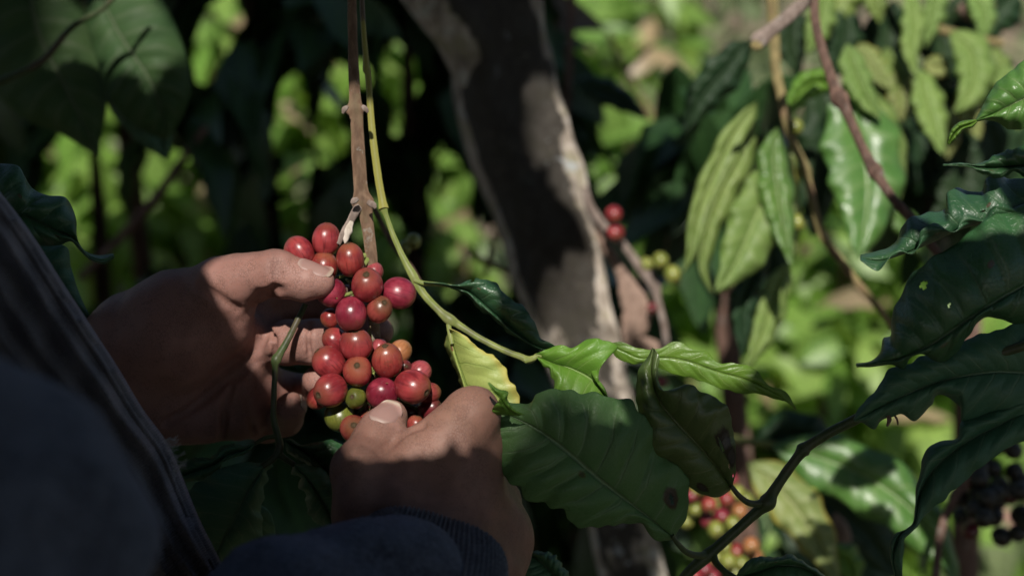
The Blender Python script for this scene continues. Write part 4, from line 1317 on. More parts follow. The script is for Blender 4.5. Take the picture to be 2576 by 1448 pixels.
# ------------------------------------------------------------------ large leaves, each from its midrib and two edges
def leaf(name, parent, m, mid, left, right, d, dl=0.0, dr=0.0, n=90, mc=34, quilt=0.0012, nv=9, ruf=0.0010, bow=0.004, seed=0, label=None, holes=(), rim=0.0, scal=0.0):
    """mid/left/right rows (u,v) or (u,v,extra distance) from stalk to tip; d = (base, middle, tip) distances"""
    def prep(a):
        a = np.array([list(q) + [0.0] * (3 - len(q)) for q in a], float)
        c = cat_rom(a[:, [0, 1, 2]] * np.array([1, 1, 1.0]), n)
        return c
    mi, le, ri = prep(mid), prep(left), prep(right)
    t = np.linspace(0, 1, n)
    dd = d[0] * (1 - t) * (1 - 2 * t) + d[1] * 4 * t * (1 - t) + d[2] * t * (2 * t - 1)
    s = np.linspace(-1, 1, 2 * mc + 1)
    V = np.zeros((n, len(s), 3)); UV = np.zeros((n, len(s), 2))
    r = np.random.default_rng(seed)
    p1, p2 = r.uniform(0, 6.28, 2)
    env = np.sin(np.pi * np.clip(t, 0.02, 0.98)) ** 0.6
    for j, sj in enumerate(s):
        e = le if sj < 0 else ri
        k = abs(sj)
        off = dl if sj < 0 else dr
        u = mi[:, 0] * (1 - k) + e[:, 0] * k
        v = mi[:, 1] * (1 - k) + e[:, 1] * k
        x = mi[:, 2] * (1 - k) + e[:, 2] * k
        if scal:
            ex, ey = e[:, 0] - mi[:, 0], e[:, 1] - mi[:, 1]
            L = np.hypot(ex, ey) + 1e-6
            sc = scal * k ** 3 * (np.sin(t * 46 + p1 + 1.6 * np.sin(t * 11)) + .5 * np.sin(t * 97 + p2))
            u = u + ex / L * sc * env; v = v + ey / L * sc * env
        ph = t * nv - k ** 1.4 * 1.1 + (.43 if sj > 0 else 0)
        fr_ = ph - np.floor(ph)
        q = (np.abs(np.sin(np.pi * fr_)) ** 0.7) * (k ** .5) * (1 - k ** 3) * 1.5
        z = dd + x + off * k ** 1.4 - bow * np.sin(np.pi * k) * env - quilt * q * env
        z = z + ruf * k ** 2.2 * env * (np.sin(t * 31 + p1 + sj) + .6 * np.sin(t * 57 + p2))
        z = z + 0.0007 * (1 - k) ** 10
        z = z + rim * np.clip((k - .9) / .1, 0, 1) ** 2
        V[:, j] = np.stack([(u - 1287.5) * K * z, -(v - 724) * K * z, -z], 1)
        UV[:, j, 0] = sj * .5 + .5; UV[:, j, 1] = t
    nn = len(s)
    f = np.array([(i * nn + j, i * nn + j + 1, (i + 1) * nn + j + 1, (i + 1) * nn + j) for i in range(n - 1) for j in range(nn - 1)])
    v = V.reshape(-1, 3); uv = UV.reshape(-1, 2)
    if holes:
        c = uv[f].mean(1)
        bad = np.zeros(len(f), bool)
        for (hx, hy, ha, hb) in holes:
            w = 1 + .3 * np.sin(np.arctan2((c[:, 1] - hy) / hb, (c[:, 0] - hx) / ha) * 5 + hx * 40)
            bad |= ((c[:, 0] - hx) / ha) ** 2 + ((c[:, 1] - hy) / hb) ** 2 < w
        f = f[~bad]
    nv_ = normals(v, f)
    th = 0.00016
    ed = {}
    for a, b in zip(f.ravel(), np.roll(f, -1, axis=1).ravel()):
        if (b, a) in ed: del ed[(b, a)]
        else: ed[(a, b)] = 1
    n0 = len(v)
    side = np.array([(b, a, a + n0, b + n0) for a, b in ed])
    fv = np.concatenate([f, f[:, ::-1] + n0, side])
    vv = np.concatenate([v + nv_ * th, v - nv_ * th])
    o = obj(name, (W(vv), fv, np.concatenate([uv, uv])), m, parent)
    if label: o['label'] = label
    return o


# ---- green branch just right of it, with leaves
gb = thing('coffee_branch', 'thin greenish coffee branch hanging just right of the cherry cluster with four leaves', 'coffee branch', tuple(PW(910, -60, .725)))
obj('stem', ptube([(908, -60, 6, .728), (912, 40, 6.5, .728), (920, 150, 7.5, .727), (922, 176, 10, .727), (925, 186, 8, .727), (936, 330, 8.5, .725), (950, 440, 9.5, .724), (961, 505, 10, .723), (965, 526, 13, .722)], n=90, sides=14, rough=.05), M['stem_green'], gb)
obj('stem', ptube([(965, 526, 10.2, .722), (970, 540, 6.8, .722), (992, 600, 6.8, .721), (1020, 660, 8.5, .720), (1040, 695, 11.0, .719), (1048, 712, 11.0, .719), (1070, 745, 9.3, .718), (1108, 785, 10.2, .717), (1132, 804, 14.4, .716), (1150, 815, 10.2, .716), (1200, 847, 8.1, .714), (1265, 880, 7.6, .712), (1310, 897, 8.5, .710), (1330, 905, 10.2, .709), (1345, 900, 7.6, .708)], n=120, sides=14, rough=.12), M['stem_lime'], gb)
obj('leaf_stalk', ptube([(1042, 704, 6, .717), (1065, 712, 6, .716), (1110, 716, 5, .715), (1150, 722, 4, .715)], sides=8), M['stem_lime'], gb)
obj('leaf_stalk', ptube([(1128, 806, 7, .716), (1130, 830, 6, .715), (1137, 865, 5, .713)], sides=8), M['stem_lime'], gb)
obj('bud', ptube([(1320, 906, 8, .707), (1343, 900, 7, .706), (1352, 893, 5, .706), (1362, 897, 3, .705)], sides=8, rough=.2), M['stem_lime'], gb)
leaf('leaf', gb, M['leaf_dark'],
     [(1065, 711), (1120, 716), (1180, 735), (1240, 785), (1300, 838), (1350, 872), (1400, 880)],
     [(1065, 709), (1110, 712), (1150, 716), (1200, 700), (1245, 712), (1275, 745), (1320, 775), (1345, 815), (1360, 850), (1385, 862), (1403, 878)],
     [(1065, 713), (1120, 722), (1175, 742), (1195, 770), (1240, 800), (1280, 838), (1325, 862), (1355, 878), (1380, 890), (1399, 884)],
     (.716, .712, .716), -.004, .006, seed=2, nv=7, scal=2.0, quilt=.0016, label='drooping dark green leaf with its tip turned down', holes=((.06, .30, .07, .014),))
leaf('leaf', gb, M['leaf_yellow'],
     [(1130, 828), (1140, 870), (1155, 920), (1172, 972), (1195, 1040), (1225, 1100)],
     [(1130, 826), (1160, 838), (1190, 862), (1222, 888), (1240, 893), (1270, 925), (1282, 958), (1298, 975), (1306, 1012), (1290, 1060), (1240, 1104)],
     [(1130, 830), (1122, 850), (1120, 872), (1135, 905), (1150, 940), (1165, 985), (1190, 1055), (1222, 1104)],
     (.716, .714, .716), -.006, .012, seed=3, nv=5, scal=1.6, quilt=.0006, label='pale yellow ageing leaf with a brown spot')
leaf('leaf', gb, M['leaf_bright'],
     [(1347, 893), (1390, 912), (1440, 928), (1490, 955), (1520, 990), (1530, 1015), (1535, 1060)],
     [(1347, 891), (1375, 878), (1410, 868), (1440, 874), (1475, 855), (1505, 852), (1540, 862), (1552, 876), (1515, 903), (1500, 922), (1487, 938), (1505, 955), (1520, 975), (1530, 1005), (1537, 1055)],
     [(1347, 895), (1358, 908), (1366, 920), (1382, 926), (1385, 948), (1394, 958), (1394, 990), (1400, 1040), (1440, 1075), (1500, 1080), (1533, 1064)],
     (.708, .702, .706), -.003, -.002, seed=4, nv=6, scal=1.6, quilt=.001, label='bright lime green young leaf with a notch in its edge')
leaf('leaf', gb, M['leaf_bright'],
     [(1535, 868, .0), (1570, 884), (1610, 900), (1650, 898), (1720, 905), (1800, 932), (1880, 955), (1950, 990), (2002, 1028)],
     [(1535, 862), (1565, 860), (1600, 874), (1630, 880), (1662, 874), (1698, 858), (1742, 878), (1772, 882), (1808, 912), (1862, 914), (1905, 934), (1932, 968), (1975, 985), (2002, 1026)],
     [(1535, 870), (1552, 900), (1590, 914), (1620, 912), (1655, 924), (1710, 944), (1760, 956), (1800, 972), (1860, 988), (1905, 990), (1950, 1002), (1980, 1010), (2001, 1030)],
     (.710, .704, .706), .0, .002, seed=5, nv=9, scal=1.6, quilt=.0007, ruf=.0006, bow=.0, label='twisted green leaf with a pointed tip, in front of the trunk')

# ---- lower right branch with the large leaf and the blemished leaf
rb = thing('coffee_branch', 'dark slanting coffee branch at lower right with one large scalloped leaf and one blemished leaf', 'coffee branch', tuple(PW(1700, 1480, .70)))
obj('stem', ptube([(1690, 1490, 13, .705), (1730, 1440, 13.5, .703), (1780, 1395, 17, .702), (1800, 1378, 14, .702), (1860, 1325, 13, .701), (1910, 1280, 15, .700), (1930, 1262, 22, .699), (1942, 1240, 15, .699), (1975, 1190, 13, .698), (2012, 1140, 14, .697), (2020, 1130, 19, .697), (2030, 1122, 14, .697), (2090, 1085, 13, .694), (2150, 1055, 13, .690), (2230, 1010, 12, .684), (2330, 960, 12, .676), (2480, 900, 12, .665), (2640, 850, 12, .655)], n=170, sides=16, rough=.06), M['stem_dark'], rb)
obj('leaf_stalk', ptube([(1926, 1258, 11, .699), (1905, 1266, 9, .697), (1880, 1262, 8, .694), (1858, 1245, 7, .692), (1838, 1220, 6, .690)], sides=10), M['stem_dark'], rb)
obj('leaf_stalk', ptube([(1782, 1394, 12, .702), (1755, 1396, 9, .698), (1728, 1388, 8, .694), (1706, 1368, 7, .690), (1690, 1345, 6, .688)], sides=10), M['stem_dark'], rb)
obj('leaf_stalk', ptube([(1792, 1390, 11, .702), (1800, 1412, 9, .699), (1822, 1435, 8, .695), (1850, 1452, 7, .692)], sides=10), M['stem_dark'], rb)
leaf('leaf', rb, M['leaf_mid'],
     [(1692, 1350), (1640, 1308), (1580, 1262), (1500, 1200), (1430, 1138), (1360, 1085), (1300, 1052), (1262, 1040), (1240, 1042)],
     [(1694, 1352), (1680, 1360), (1640, 1350), (1612, 1318), (1570, 1312), (1535, 1322), (1490, 1328), (1440, 1312), (1412, 1285), (1375, 1265), (1335, 1262), (1312, 1235), (1290, 1222), (1268, 1190), (1250, 1172), (1254, 1135), (1238, 1112), (1243, 1085), (1230, 1066), (1236, 1044)],
     [(1696, 1348), (1722, 1305), (1734, 1245), (1722, 1195), (1690, 1160), (1650, 1110), (1625, 1050), (1600, 1020), (1555, 1000), (1500, 992), (1450, 982), (1405, 984), (1368, 980), (1348, 990), (1338, 1008), (1300, 1016), (1268, 1012), (1252, 1022), (1240, 1040)],
     (.690, .668, .672), .003, .005, n=170, mc=44, seed=6, nv=10, scal=6.0, quilt=.0022, ruf=.0014, bow=.003, label='large scalloped green leaf covering the lower middle, with a torn brown spot', holes=((.805, .165, .018, .022),))
leaf('leaf_tip', rb, M['leaf_bright'],
     [(1300, 1045), (1272, 1022), (1255, 1000), (1243, 985), (1228, 962)],
     [(1318, 1042), (1290, 1026), (1275, 1002), (1277, 985), (1252, 978), (1229, 961)],
     [(1240, 1042), (1238, 1028), (1252, 1010), (1258, 998), (1243, 988), (1227, 963)],
     (.658, .648, .645), .001, -.001, n=40, mc=10, seed=8, nv=4, quilt=.0004, bow=.002, label='pale curled tip of the large leaf')
leaf('leaf', rb, M['leaf_old'],
     [(1838, 1225), (1800, 1170), (1755, 1118), (1700, 1060), (1660, 1010), (1640, 950), (1640, 905), (1643, 876)],
     [(1836, 1232), (1808, 1248), (1770, 1244), (1735, 1222), (1710, 1192), (1672, 1162), (1640, 1150), (1618, 1130), (1614, 1090), (1606, 1040), (1600, 975), (1606, 930), (1628, 900), (1641, 874)],
     [(1842, 1222), (1850, 1180), (1848, 1120), (1840, 1060), (1826, 1020), (1800, 1000), (1765, 985), (1730, 966), (1700, 975), (1672, 984), (1658, 965), (1654, 930), (1657, 895), (1645, 876)],
     (.692, .676, .682), .004, -.003, n=120, mc=40, seed=7, nv=8, scal=1.8, quilt=.0011, bow=.004, label='dark olive leaf with torn burnt patches on its edge', holes=((.77, .25, .02, .045), (.80, .12, .022, .016), (.9, .06, .05, .012)))
leaf('leaf', rb, M['leaf_dark'],
     [(1850, 1452), (1900, 1440), (1960, 1420), (2030, 1430), (2120, 1500)],
     [(1850, 1450), (1870, 1420), (1905, 1398), (1950, 1402), (1985, 1392), (2030, 1418), (2080, 1450), (2122, 1498)],
     [(1850, 1456), (1880, 1480), (1940, 1500), (2010, 1520), (2118, 1504)], (.692, .685, .69), seed=9, scal=2.0, label='dark leaf cut by the lower edge of the picture')
leaf('leaf', rb, M['leaf_shade'],
     [(1430, 1500), (1400, 1455), (1370, 1420), (1345, 1400), (1320, 1392)],
     [(1430, 1502), (1380, 1500), (1320, 1480), (1288, 1450), (1300, 1420), (1318, 1394)],
     [(1432, 1498), (1432, 1450), (1410, 1415), (1390, 1392), (1350, 1385), (1322, 1391)], (.72, .715, .72), seed=10, scal=2.5, label='dark blunt leaf below the right wrist')

# ---- dark glossy leaves crowding in from the right
rl = thing('coffee_branch', 'coffee branch of big dark glossy leaves reaching in from the right side', 'coffee branch', tuple(PW(2700, 760, .66)))
obj('stem', ptube([(2700, 560, 13, .67), (2690, 700, 13, .67), (2680, 820, 13, .665), (2660, 960, 12, .66), (2650, 1100, 12, .66)], sides=12), M['stem_dark'], rl)
leaf('leaf', rl, M['leaf_dark'],
     [(2690, 660), (2600, 705), (2500, 762), (2420, 815), (2340, 868), (2270, 900), (2205, 912), (2152, 918)],
     [(2690, 640), (2620, 505), (2560, 520), (2500, 540), (2450, 572), (2410, 610), (2370, 632), (2330, 660), (2292, 690), (2270, 735), (2250, 770), (2242, 810), (2240, 845), (2222, 850), (2214, 885), (2190, 908), (2153, 914)],
     [(2690, 700), (2640, 800), (2560, 812), (2500, 800), (2460, 806), (2440, 840), (2415, 870), (2390, 902), (2360, 908), (2320, 892), (2290, 898), (2272, 925), (2240, 916), (2200, 922), (2154, 922)],
     (.655, .640, .662), .014, .012, n=130, mc=44, seed=11, nv=10, quilt=.0030, ruf=.0022, bow=.004, scal=2.5, label='largest dark glossy leaf with quilted veins', holes=((.20, .18, .012, .012), (.34, .55, .008, .010), (.72, .40, .010, .008), (.12, .62, .03, .014)))
leaf('leaf', rl, M['leaf_dark'],
     [(2690, 520), (2600, 535), (2500, 560), (2420, 575), (2340, 612), (2270, 640), (2215, 655), (2163, 648)],
     [(2690, 430), (2600, 440), (2540, 452), (2505, 440), (2480, 450), (2465, 482), (2430, 482), (2400, 470), (2382, 490), (2375, 525), (2330, 538), (2290, 545), (2268, 575), (2250, 612), (2210, 630), (2164, 642)],
     [(2690, 590), (2600, 560), (2540, 520), (2500, 518), (2470, 548), (2425, 545), (2395, 585), (2350, 560), (2320, 580), (2295, 640), (2262, 628), (2235, 650), (2208, 682), (2164, 654)],
     (.665, .662, .672), .010, -.006, n=120, mc=40, seed=12, nv=11, quilt=.0012, ruf=.0026, scal=3.0, holes=((.3, .4, .01, .012), (.62, .7, .012, .008)), label='long dark leaf with wavy edges and a drooping tip')
leaf('leaf', rl, M['leaf_dark'],
     [(2690, 400), (2620, 410), (2550, 418), (2490, 422), (2430, 416), (2371, 415)],
     [(2690, 350), (2620, 360), (2575, 368), (2530, 380), (2495, 395), (2465, 412), (2425, 411), (2371, 413)],
     [(2690, 450), (2620, 445), (2575, 442), (2550, 432), (2515, 448), (2470, 436), (2440, 422), (2400, 417), (2371, 417)],
     (.66, .657, .66), seed=13, nv=8, scal=2.0, ruf=.002, label='small dark leaf with a thread-like tip')
leaf('leaf', rl, M['leaf_glossy'],
     [(2720, 170), (2640, 215), (2575, 248), (2530, 270), (2490, 290), (2455, 303)],
     [(2720, 90), (2640, 110), (2575, 152), (2540, 182), (2510, 205), (2488, 235), (2470, 270), (2454, 300)],
     [(2720, 260), (2640, 300), (2590, 318), (2560, 326), (2535, 324), (2505, 306), (2480, 302), (2456, 306)],
     (.668, .664, .672), .004, .006, seed=14, nv=8, scal=1.0, label='sunlit glossy green leaf at the upper right edge')
leaf('leaf', rl, M['leaf_bright'],
     [(2456, 304), (2436, 314), (2415, 322), (2398, 338), (2384, 362)],
     [(2456, 302), (2440, 302), (2412, 308), (2390, 330), (2382, 360)],
     [(2456, 308), (2445, 320), (2425, 325), (2408, 345), (2388, 364)], (.668, .667, .668), n=40, mc=12, seed=15, quilt=.0004, bow=.003, label='small curled green leaf tip')
leaf('leaf', rl, M['leaf_shade'],
     [(2700, 960), (2600, 940), (2500, 935), (2400, 950), (2320, 975), (2240, 1010), (2148, 1058)],
     [(2700, 800), (2600, 805), (2500, 830), (2420, 860), (2340, 890), (2270, 918), (2235, 932), (2205, 975), (2180, 1005), (2155, 1035), (2146, 1054)],
     [(2700, 1100), (2600, 1080), (2520, 1060), (2470, 1050), (2420, 1065), (2415, 1020), (2398, 1008), (2372, 994), (2350, 995), (2342, 1022), (2320, 1040), (2300, 1056), (2270, 1042), (2240, 1050), (2212, 1060), (2198, 1078), (2170, 1062), (2150, 1060)],
     (.668, .664, .672), .002, .004, n=140, mc=36, seed=16, nv=9, scal=3.5, quilt=.0012, label='dark ragged leaf with an eaten gap in its lower edge')
leaf('leaf', rl, M['leaf_dark'],  # off-frame leaf added to throw shade on the dark cherry bunch
     [(2720, 560), (2850, 600), (3000, 640), (3150, 690), (3260, 760)], [(2720, 540), (2850, 470), (3010, 480), (3170, 570), (3262, 756)], [(2720, 580), (2830, 740), (2980, 800), (3140, 790), (3258, 764)],
     (.70, .70, .71), seed=29)
obj('dead_scrap', ptube([(2232, 1040, 5, .670), (2236, 1055, 6, .670), (2231, 1072, 3, .670)], sides=6, rough=.3), M['bark_red'], rl)
obj('dead_scrap', ptube([(2250, 1044, 3, .670), (2256, 1056, 3, .670), (2258, 1068, 2, .670)], sides=6, rough=.3), M['bark_red'], rl)
leaf('leaf', rl, M['leaf_shade'],
     [(2700, 960), (2600, 1020), (2520, 1065), (2450, 1100), (2390, 1140), (2340, 1190), (2310, 1250), (2300, 1310), (2262, 1345), (2245, 1400), (2262, 1480)],
     [(2700, 920), (2600, 980), (2520, 1020), (2450, 1045), (2418, 1062), (2405, 1100), (2360, 1112), (2330, 1130), (2318, 1150), (2318, 1180), (2304, 1220), (2302, 1280), (2290, 1325), (2252, 1340), (2238, 1380), (2258, 1482)],
     [(2700, 1060), (2620, 1090), (2560, 1115), (2510, 1140), (2470, 1172), (2430, 1205), (2390, 1240), (2350, 1275), (2315, 1305), (2306, 1325), (2275, 1355), (2272, 1375), (2268, 1420), (2272, 1480)],
     (.668, .664, .668), .003, -.005, n=140, mc=26, seed=17, nv=9, scal=2.2, quilt=.001, ruf=.0014, label='dark folded leaf ending in a dangling shrivelled tip')

# ---- small twig crossing the left hand, with leaves below it
lb = thing('coffee_branch', 'thin green coffee twig crossing in front of the left palm with dark leaves below', 'coffee branch', tuple(PW(760, 780, .705)))
obj('stem', ptube([(768, 765, 6.8, .712), (750, 802, 7.6, .710), (725, 852, 8.5, .706), (703, 890, 10.2, .703), (694, 906, 12.8, .702), (692, 925, 7.6, .702), (689, 990, 7.2, .701), (688, 1050, 7.6, .700), (698, 1095, 9.3, .700), (704, 1120, 10.2, .700), (698, 1142, 11.9, .700)], n=80, sides=12, rough=.14), M['stem_dark'], lb)
obj('leaf_stalk', ptube([(698, 1142, 9, .700), (680, 1158, 9, .699), (660, 1172, 8, .698)], sides=8), M['stem_dark'], lb)
obj('leaf_stalk', ptube([(702, 1142, 9, .700), (720, 1155, 8, .699), (740, 1168, 7, .698)], sides=8), M['stem_dark'], lb)
obj('leaf_stalk', ptube([(700, 1096, 7, .700), (670, 1100, 6, .699), (640, 1115, 5, .699)], sides=8), M['stem_dark'], lb)
leaf('leaf', lb, M['leaf_low'],
     [(676, 1160), (650, 1196), (620, 1245), (590, 1305), (560, 1360), (540, 1400), (525, 1450)],
     [(674, 1158), (650, 1164), (610, 1162), (578, 1172), (545, 1182), (515, 1202), (480, 1228), (462, 1255), (460, 1320), (480, 1400), (522, 1452)],
     [(680, 1164), (686, 1172), (668, 1186), (676, 1205), (660, 1225), (664, 1250), (655, 1285), (660, 1315), (655, 1350), (625, 1362), (600, 1400), (530, 1452)],
     (.700, .705, .716), .004, .012, seed=18, nv=8, scal=2.2, ruf=.002, quilt=.0005, label='broad dull green leaf below the left hand')
leaf('leaf', lb, M['leaf_low'],
     [(738, 1166), (770, 1200), (800, 1245), (830, 1295), (850, 1340), (860, 1380)],
     [(738, 1168), (734, 1190), (756, 1200), (752, 1225), (768, 1240), (772, 1275), (782, 1300), (805, 1320), (830, 1350), (858, 1382)],
     [(738, 1164), (770, 1168), (805, 1178), (828, 1195), (860, 1230), (880, 1290), (880, 1340), (862, 1380)],
     (.700, .704, .712), .010, .004, seed=19, nv=7, scal=2.2, ruf=.002, label='wavy narrow leaf beside the right hand')
leaf('leaf', lb, M['leaf_dark'],
     [(718, 1108), (760, 1130), (800, 1160), (840, 1200), (880, 1240)],
     [(718, 1106), (730, 1102), (755, 1118), (795, 1112), (840, 1104), (870, 1118), (900, 1160), (882, 1240)],
     [(718, 1112), (722, 1135), (740, 1148), (770, 1165), (800, 1195), (840, 1225), (878, 1243)],
     (.712, .716, .725), seed=20, nv=6, scal=1.5, label='dark green leaf under the lowest cherries')
leaf('leaf', lb, M['leaf_low'],
     [(640, 1114), (610, 1132), (580, 1140), (540, 1165), (500, 1180), (440, 1200)],
     [(640, 1112), (612, 1122), (590, 1114), (560, 1122), (530, 1150), (490, 1150), (460, 1165), (440, 1198)],
     [(640, 1118), (625, 1135), (590, 1150), (560, 1160), (555, 1180), (520, 1200), (480, 1210), (442, 1204)],
     (.706, .716, .722), seed=21, nv=6, scal=2.0, label='thin dark leaf just under the left palm')
leaf('leaf', lb, M['leaf_low'],
     [(620, 1250), (600, 1330), (570, 1420), (540, 1500)], [(618, 1250), (560, 1290), (500, 1360), (470, 1440), (535, 1502)], [(624, 1250), (680, 1290), (690, 1370), (650, 1450), (545, 1502)],
     (.73, .74, .74), seed=22, label='dark leaf deep in the shade below')
leaf('leaf', lb, M['leaf_low'],
     [(330, 1260), (380, 1340), (420, 1400), (450, 1480)], [(330, 1262), (320, 1340), (350, 1420), (446, 1482)], [(332, 1258), (400, 1290), (470, 1380), (454, 1480)],
     (.66, .66, .66), seed=23, label='dark leaf between shirt edge and fleece')

# ---- left edge leaf and upper left leaves
el_ = thing('coffee_branch', 'coffee branch at the left edge with one dark crumpled leaf and a smaller one', 'coffee branch', tuple(PW(-120, 500, .70)))
obj('stem', ptube([(-140, 300, 12, .70), (-125, 450, 12, .70), (-110, 600, 12, .70), (-100, 760, 11, .70)], sides=12), M['stem_dark'], el_)
leaf('leaf', el_, M['leaf_dark'],
     [(-110, 470), (-40, 500), (20, 525), (80, 550), (140, 580), (185, 600), (225, 645), (260, 655), (286, 642)],
     [(-110, 420), (-50, 405), (0, 412), (45, 418), (62, 445), (82, 475), (120, 492), (162, 496), (180, 520), (192, 560), (190, 600), (212, 630), (245, 642), (284, 638)],
     [(-110, 540), (-50, 570), (10, 600), (60, 612), (110, 618), (150, 616), (178, 606), (200, 628), (230, 655), (262, 664), (288, 648)],
     (.69, .685, .70), .006, .006, seed=24, nv=8, quilt=.0022, ruf=.002, label='crumpled dark leaf with a hooked tip')
leaf('leaf', el_, M['leaf_shade'],
     [(-60, 590), (30, 640), (110, 700), (170, 760), (228, 806)], [(-60, 560), (40, 580), (120, 610), (168, 622), (178, 670), (200, 740), (230, 804)], [(-60, 640), (30, 710), (100, 760), (160, 800), (226, 808)],
     (.72, .725, .73), seed=25, label='plain dark leaf behind the crumpled one')

ul = thing('coffee_branch', 'out of focus coffee branch at upper left with broad half shaded leaves', 'coffee branch', tuple(PW(180, -120, 1.0)))
obj('stem', ptube([(170, -140, 12, 1.0), (200, -60, 12, 1.0), (215, 10, 9, .995), (240, 60, 7, .99)], sides=10), M['stem_dark'], ul)
leaf('leaf', ul, M['leaf_corner'],
     [(60, -140), (75, -20), (100, 90), (150, 190), (200, 290), (248, 392)], [(50, -140), (-60, -40), (-80, 80), (-40, 180), (10, 260), (80, 310), (140, 330), (200, 365), (246, 394)],
     [(70, -140), (170, -60), (230, 60), (258, 160), (268, 240), (262, 310), (252, 350), (250, 390)], (1.0, .985, .99), .008, .010, seed=26, nv=9, quilt=.002, label='broad leaf nearest the corner, part lit')
leaf('leaf', ul, M['leaf_corner'],
     [(240, -40), (290, 70), (335, 140), (370, 190), (400, 260), (420, 350)], [(235, -40), (215, 40), (240, 140), (262, 210), (285, 260), (330, 310), (380, 340), (418, 352)],
     [(250, -40), (380, -30), (440, 60), (470, 150), (480, 220), (465, 280), (440, 325), (422, 352)], (.99, .975, .99), .008, .008, seed=27, nv=9, quilt=.002, label='broad leaf with a pale sunlit midrib')
leaf('leaf', ul, M['leaf_shade'],
     [(250, 100), (310, 180), (360, 260), (400, 340), (420, 400)], [(245, 100), (240, 180), (280, 280), (340, 350), (416, 402)], [(260, 98), (360, 130), (430, 210), (440, 300), (424, 398)],
     (1.02, 1.02, 1.03), seed=28, label='shaded leaf behind the lit ones')
obj('bare_twig', ptube([(-60, 230, 12, .93), (40, 190, 10, .93), (110, 150, 9, .93), (180, 70, 8, .93), (260, 20, 7, .93), (330, -60, 6, .93)], sides=8, rough=.1), M['stem_dark'], ul)


# ------------------------------------------------------------------ coffee plants farther back, out of focus
def bleaf(parent, m, pts, w, d, wl=1.0, wr=1.0, tilt=.012, seed=0, label=None, droop=.0):
    """a hanging leaf: midrib points from stalk to tip, half width in sight units, distances (base, tip)"""
    c = cat_rom(np.c_[np.array(pts, float), np.zeros(len(pts))], 14)
    t = np.linspace(0, 1, 14)
    tg = np.gradient(c[:, :2], axis=0); tg /= np.linalg.norm(tg, axis=1)[:, None]
    nm = np.stack([tg[:, 1], -tg[:, 0]], 1)
    pr = 1.12 * np.sin(np.pi * t ** 0.85) ** 0.8 * (1 - .25 * t)
    r = np.random.default_rng(seed)
    rip = 1 + .10 * np.sin(t * 24 + r.uniform(0, 6))
    L = c[:, :2] + nm * (pr * w * wl * rip)[:, None]
    Rr = c[:, :2] - nm * (pr * w * wr * rip)[:, None]
    return leaf('leaf', parent, m, c[:, :2], L, Rr, (d[0], (d[0] + d[1]) / 2 + droop, d[1]), tilt * .5, -tilt * .2, n=40, mc=12, quilt=.0018, nv=9, ruf=.003, bow=.004, seed=seed, label=label)


p1 = thing('coffee_branch', 'blurred coffee branch behind the right side, hanging with long pale backlit leaves', 'coffee branch', tuple(PW(1950, -100, 1.05)))
obj('stem', ptube([(1935, -120, 15.0, 1.06), (1945, 60, 13.5, 1.06), (1952, 180, 11.2, 1.05), (1965, 240, 11.2, 1.04), (1978, 300, 13.5, 1.03), (1985, 340, 10.5, 1.03), (2018, 408, 10.5, 1.02), (2024, 425, 13.5, 1.02), (2030, 450, 10.5, 1.02), (2055, 550, 9.8, 1.01), (2068, 590, 12.0, 1.01), (2085, 620, 9.8, 1.01), (2130, 675, 10.5, 1.0), (2145, 700, 11.2, 1.0), (2190, 750, 9.0, 1.0), (2250, 830, 8.2, 1.0)], n=120, sides=12, rough=.16), M['bark_olive'], p1)
LV = [
    ([(1905, 255), (1850, 330), (1800, 430), (1755, 540), (1735, 640), (1715, 690)], 62, (1.05, 1.02), .9, .5, 'leaf_pale'),
    ([(1900, 300), (1868, 380), (1815, 480), (1775, 590), (1765, 680), (1795, 745)], 46, (1.03, 1.0), .9, .35, 'leaf_pale'),
    ([(1945, 400), (1925, 480), (1890, 570), (1850, 660), (1798, 740)], 74, (1.04, 1.0), 1.1, .9, 'leaf_pale'),
    ([(1955, 320), (1945, 400), (1958, 500), (1972, 580), (1992, 672)], 46, (1.04, 1.01), .9, 1.0, 'leaf_glossy'),
    ([(1990, 360), (1975, 450), (1988, 540), (2000, 640)], 30, (1.05, 1.04), 1.0, .7, 'leaf_stripe'),
    ([(2120, 215), (2155, 320), (2180, 440), (2175, 560), (2160, 655)], 96, (1.10, 1.06), 1.0, 1.05, 'leaf_glossy'),
    ([(2140, 200), (2210, 300), (2250, 400), (2265, 500)], 62, (1.12, 1.10), .7, 1.0, 'leaf_pale'),
    ([(2110, 230), (2060, 205), (2020, 225), (1990, 270), (1985, 300)], 38, (1.08, 1.06), .9, .9, 'leaf_bright'),
    ([(2130, 110), (2150, 180), (2175, 240), (2215, 300)], 40, (1.10, 1.08), .9, 1.0, 'leaf_pale'),
    ([(1985, 660), (1955, 720), (1930, 800), (1905, 870), (1872, 930)], 40, (1.10, 1.06), 1.0, .9, 'leaf_pale'),
    ([(1935, 640), (1900, 690), (1870, 760), (1868, 830), (1866, 900)], 36, (1.06, 1.05), 1.0, 1.0, 'leaf_shadow'),
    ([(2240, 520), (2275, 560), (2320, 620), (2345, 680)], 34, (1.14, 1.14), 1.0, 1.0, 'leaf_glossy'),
    ([(1880, 100), (1830, 170), (1770, 240), (1720, 340)], 50, (1.14, 1.14), 1, 1, 'leaf_shadow'),
    ([(1980, 420), (1940, 560), (1930, 680), (1900, 760)], 70, (1.12, 1.12), 1, 1, 'leaf_shadow'),
    ([(2060, 200), (2080, 330), (2060, 470), (2040, 600)], 70, (1.16, 1.16), 1, 1, 'leaf_shadow'),
]
for i, (pts, w, d, a, b, m) in enumerate(LV):
    bleaf(p1, M[m], pts, w, d, a, b, seed=60 + i)
obj('cherry', cherry_geo(2000, 320, 20, 1.03, (0, -1, .3), 1.0, 1, True), CH['olive'], p1)
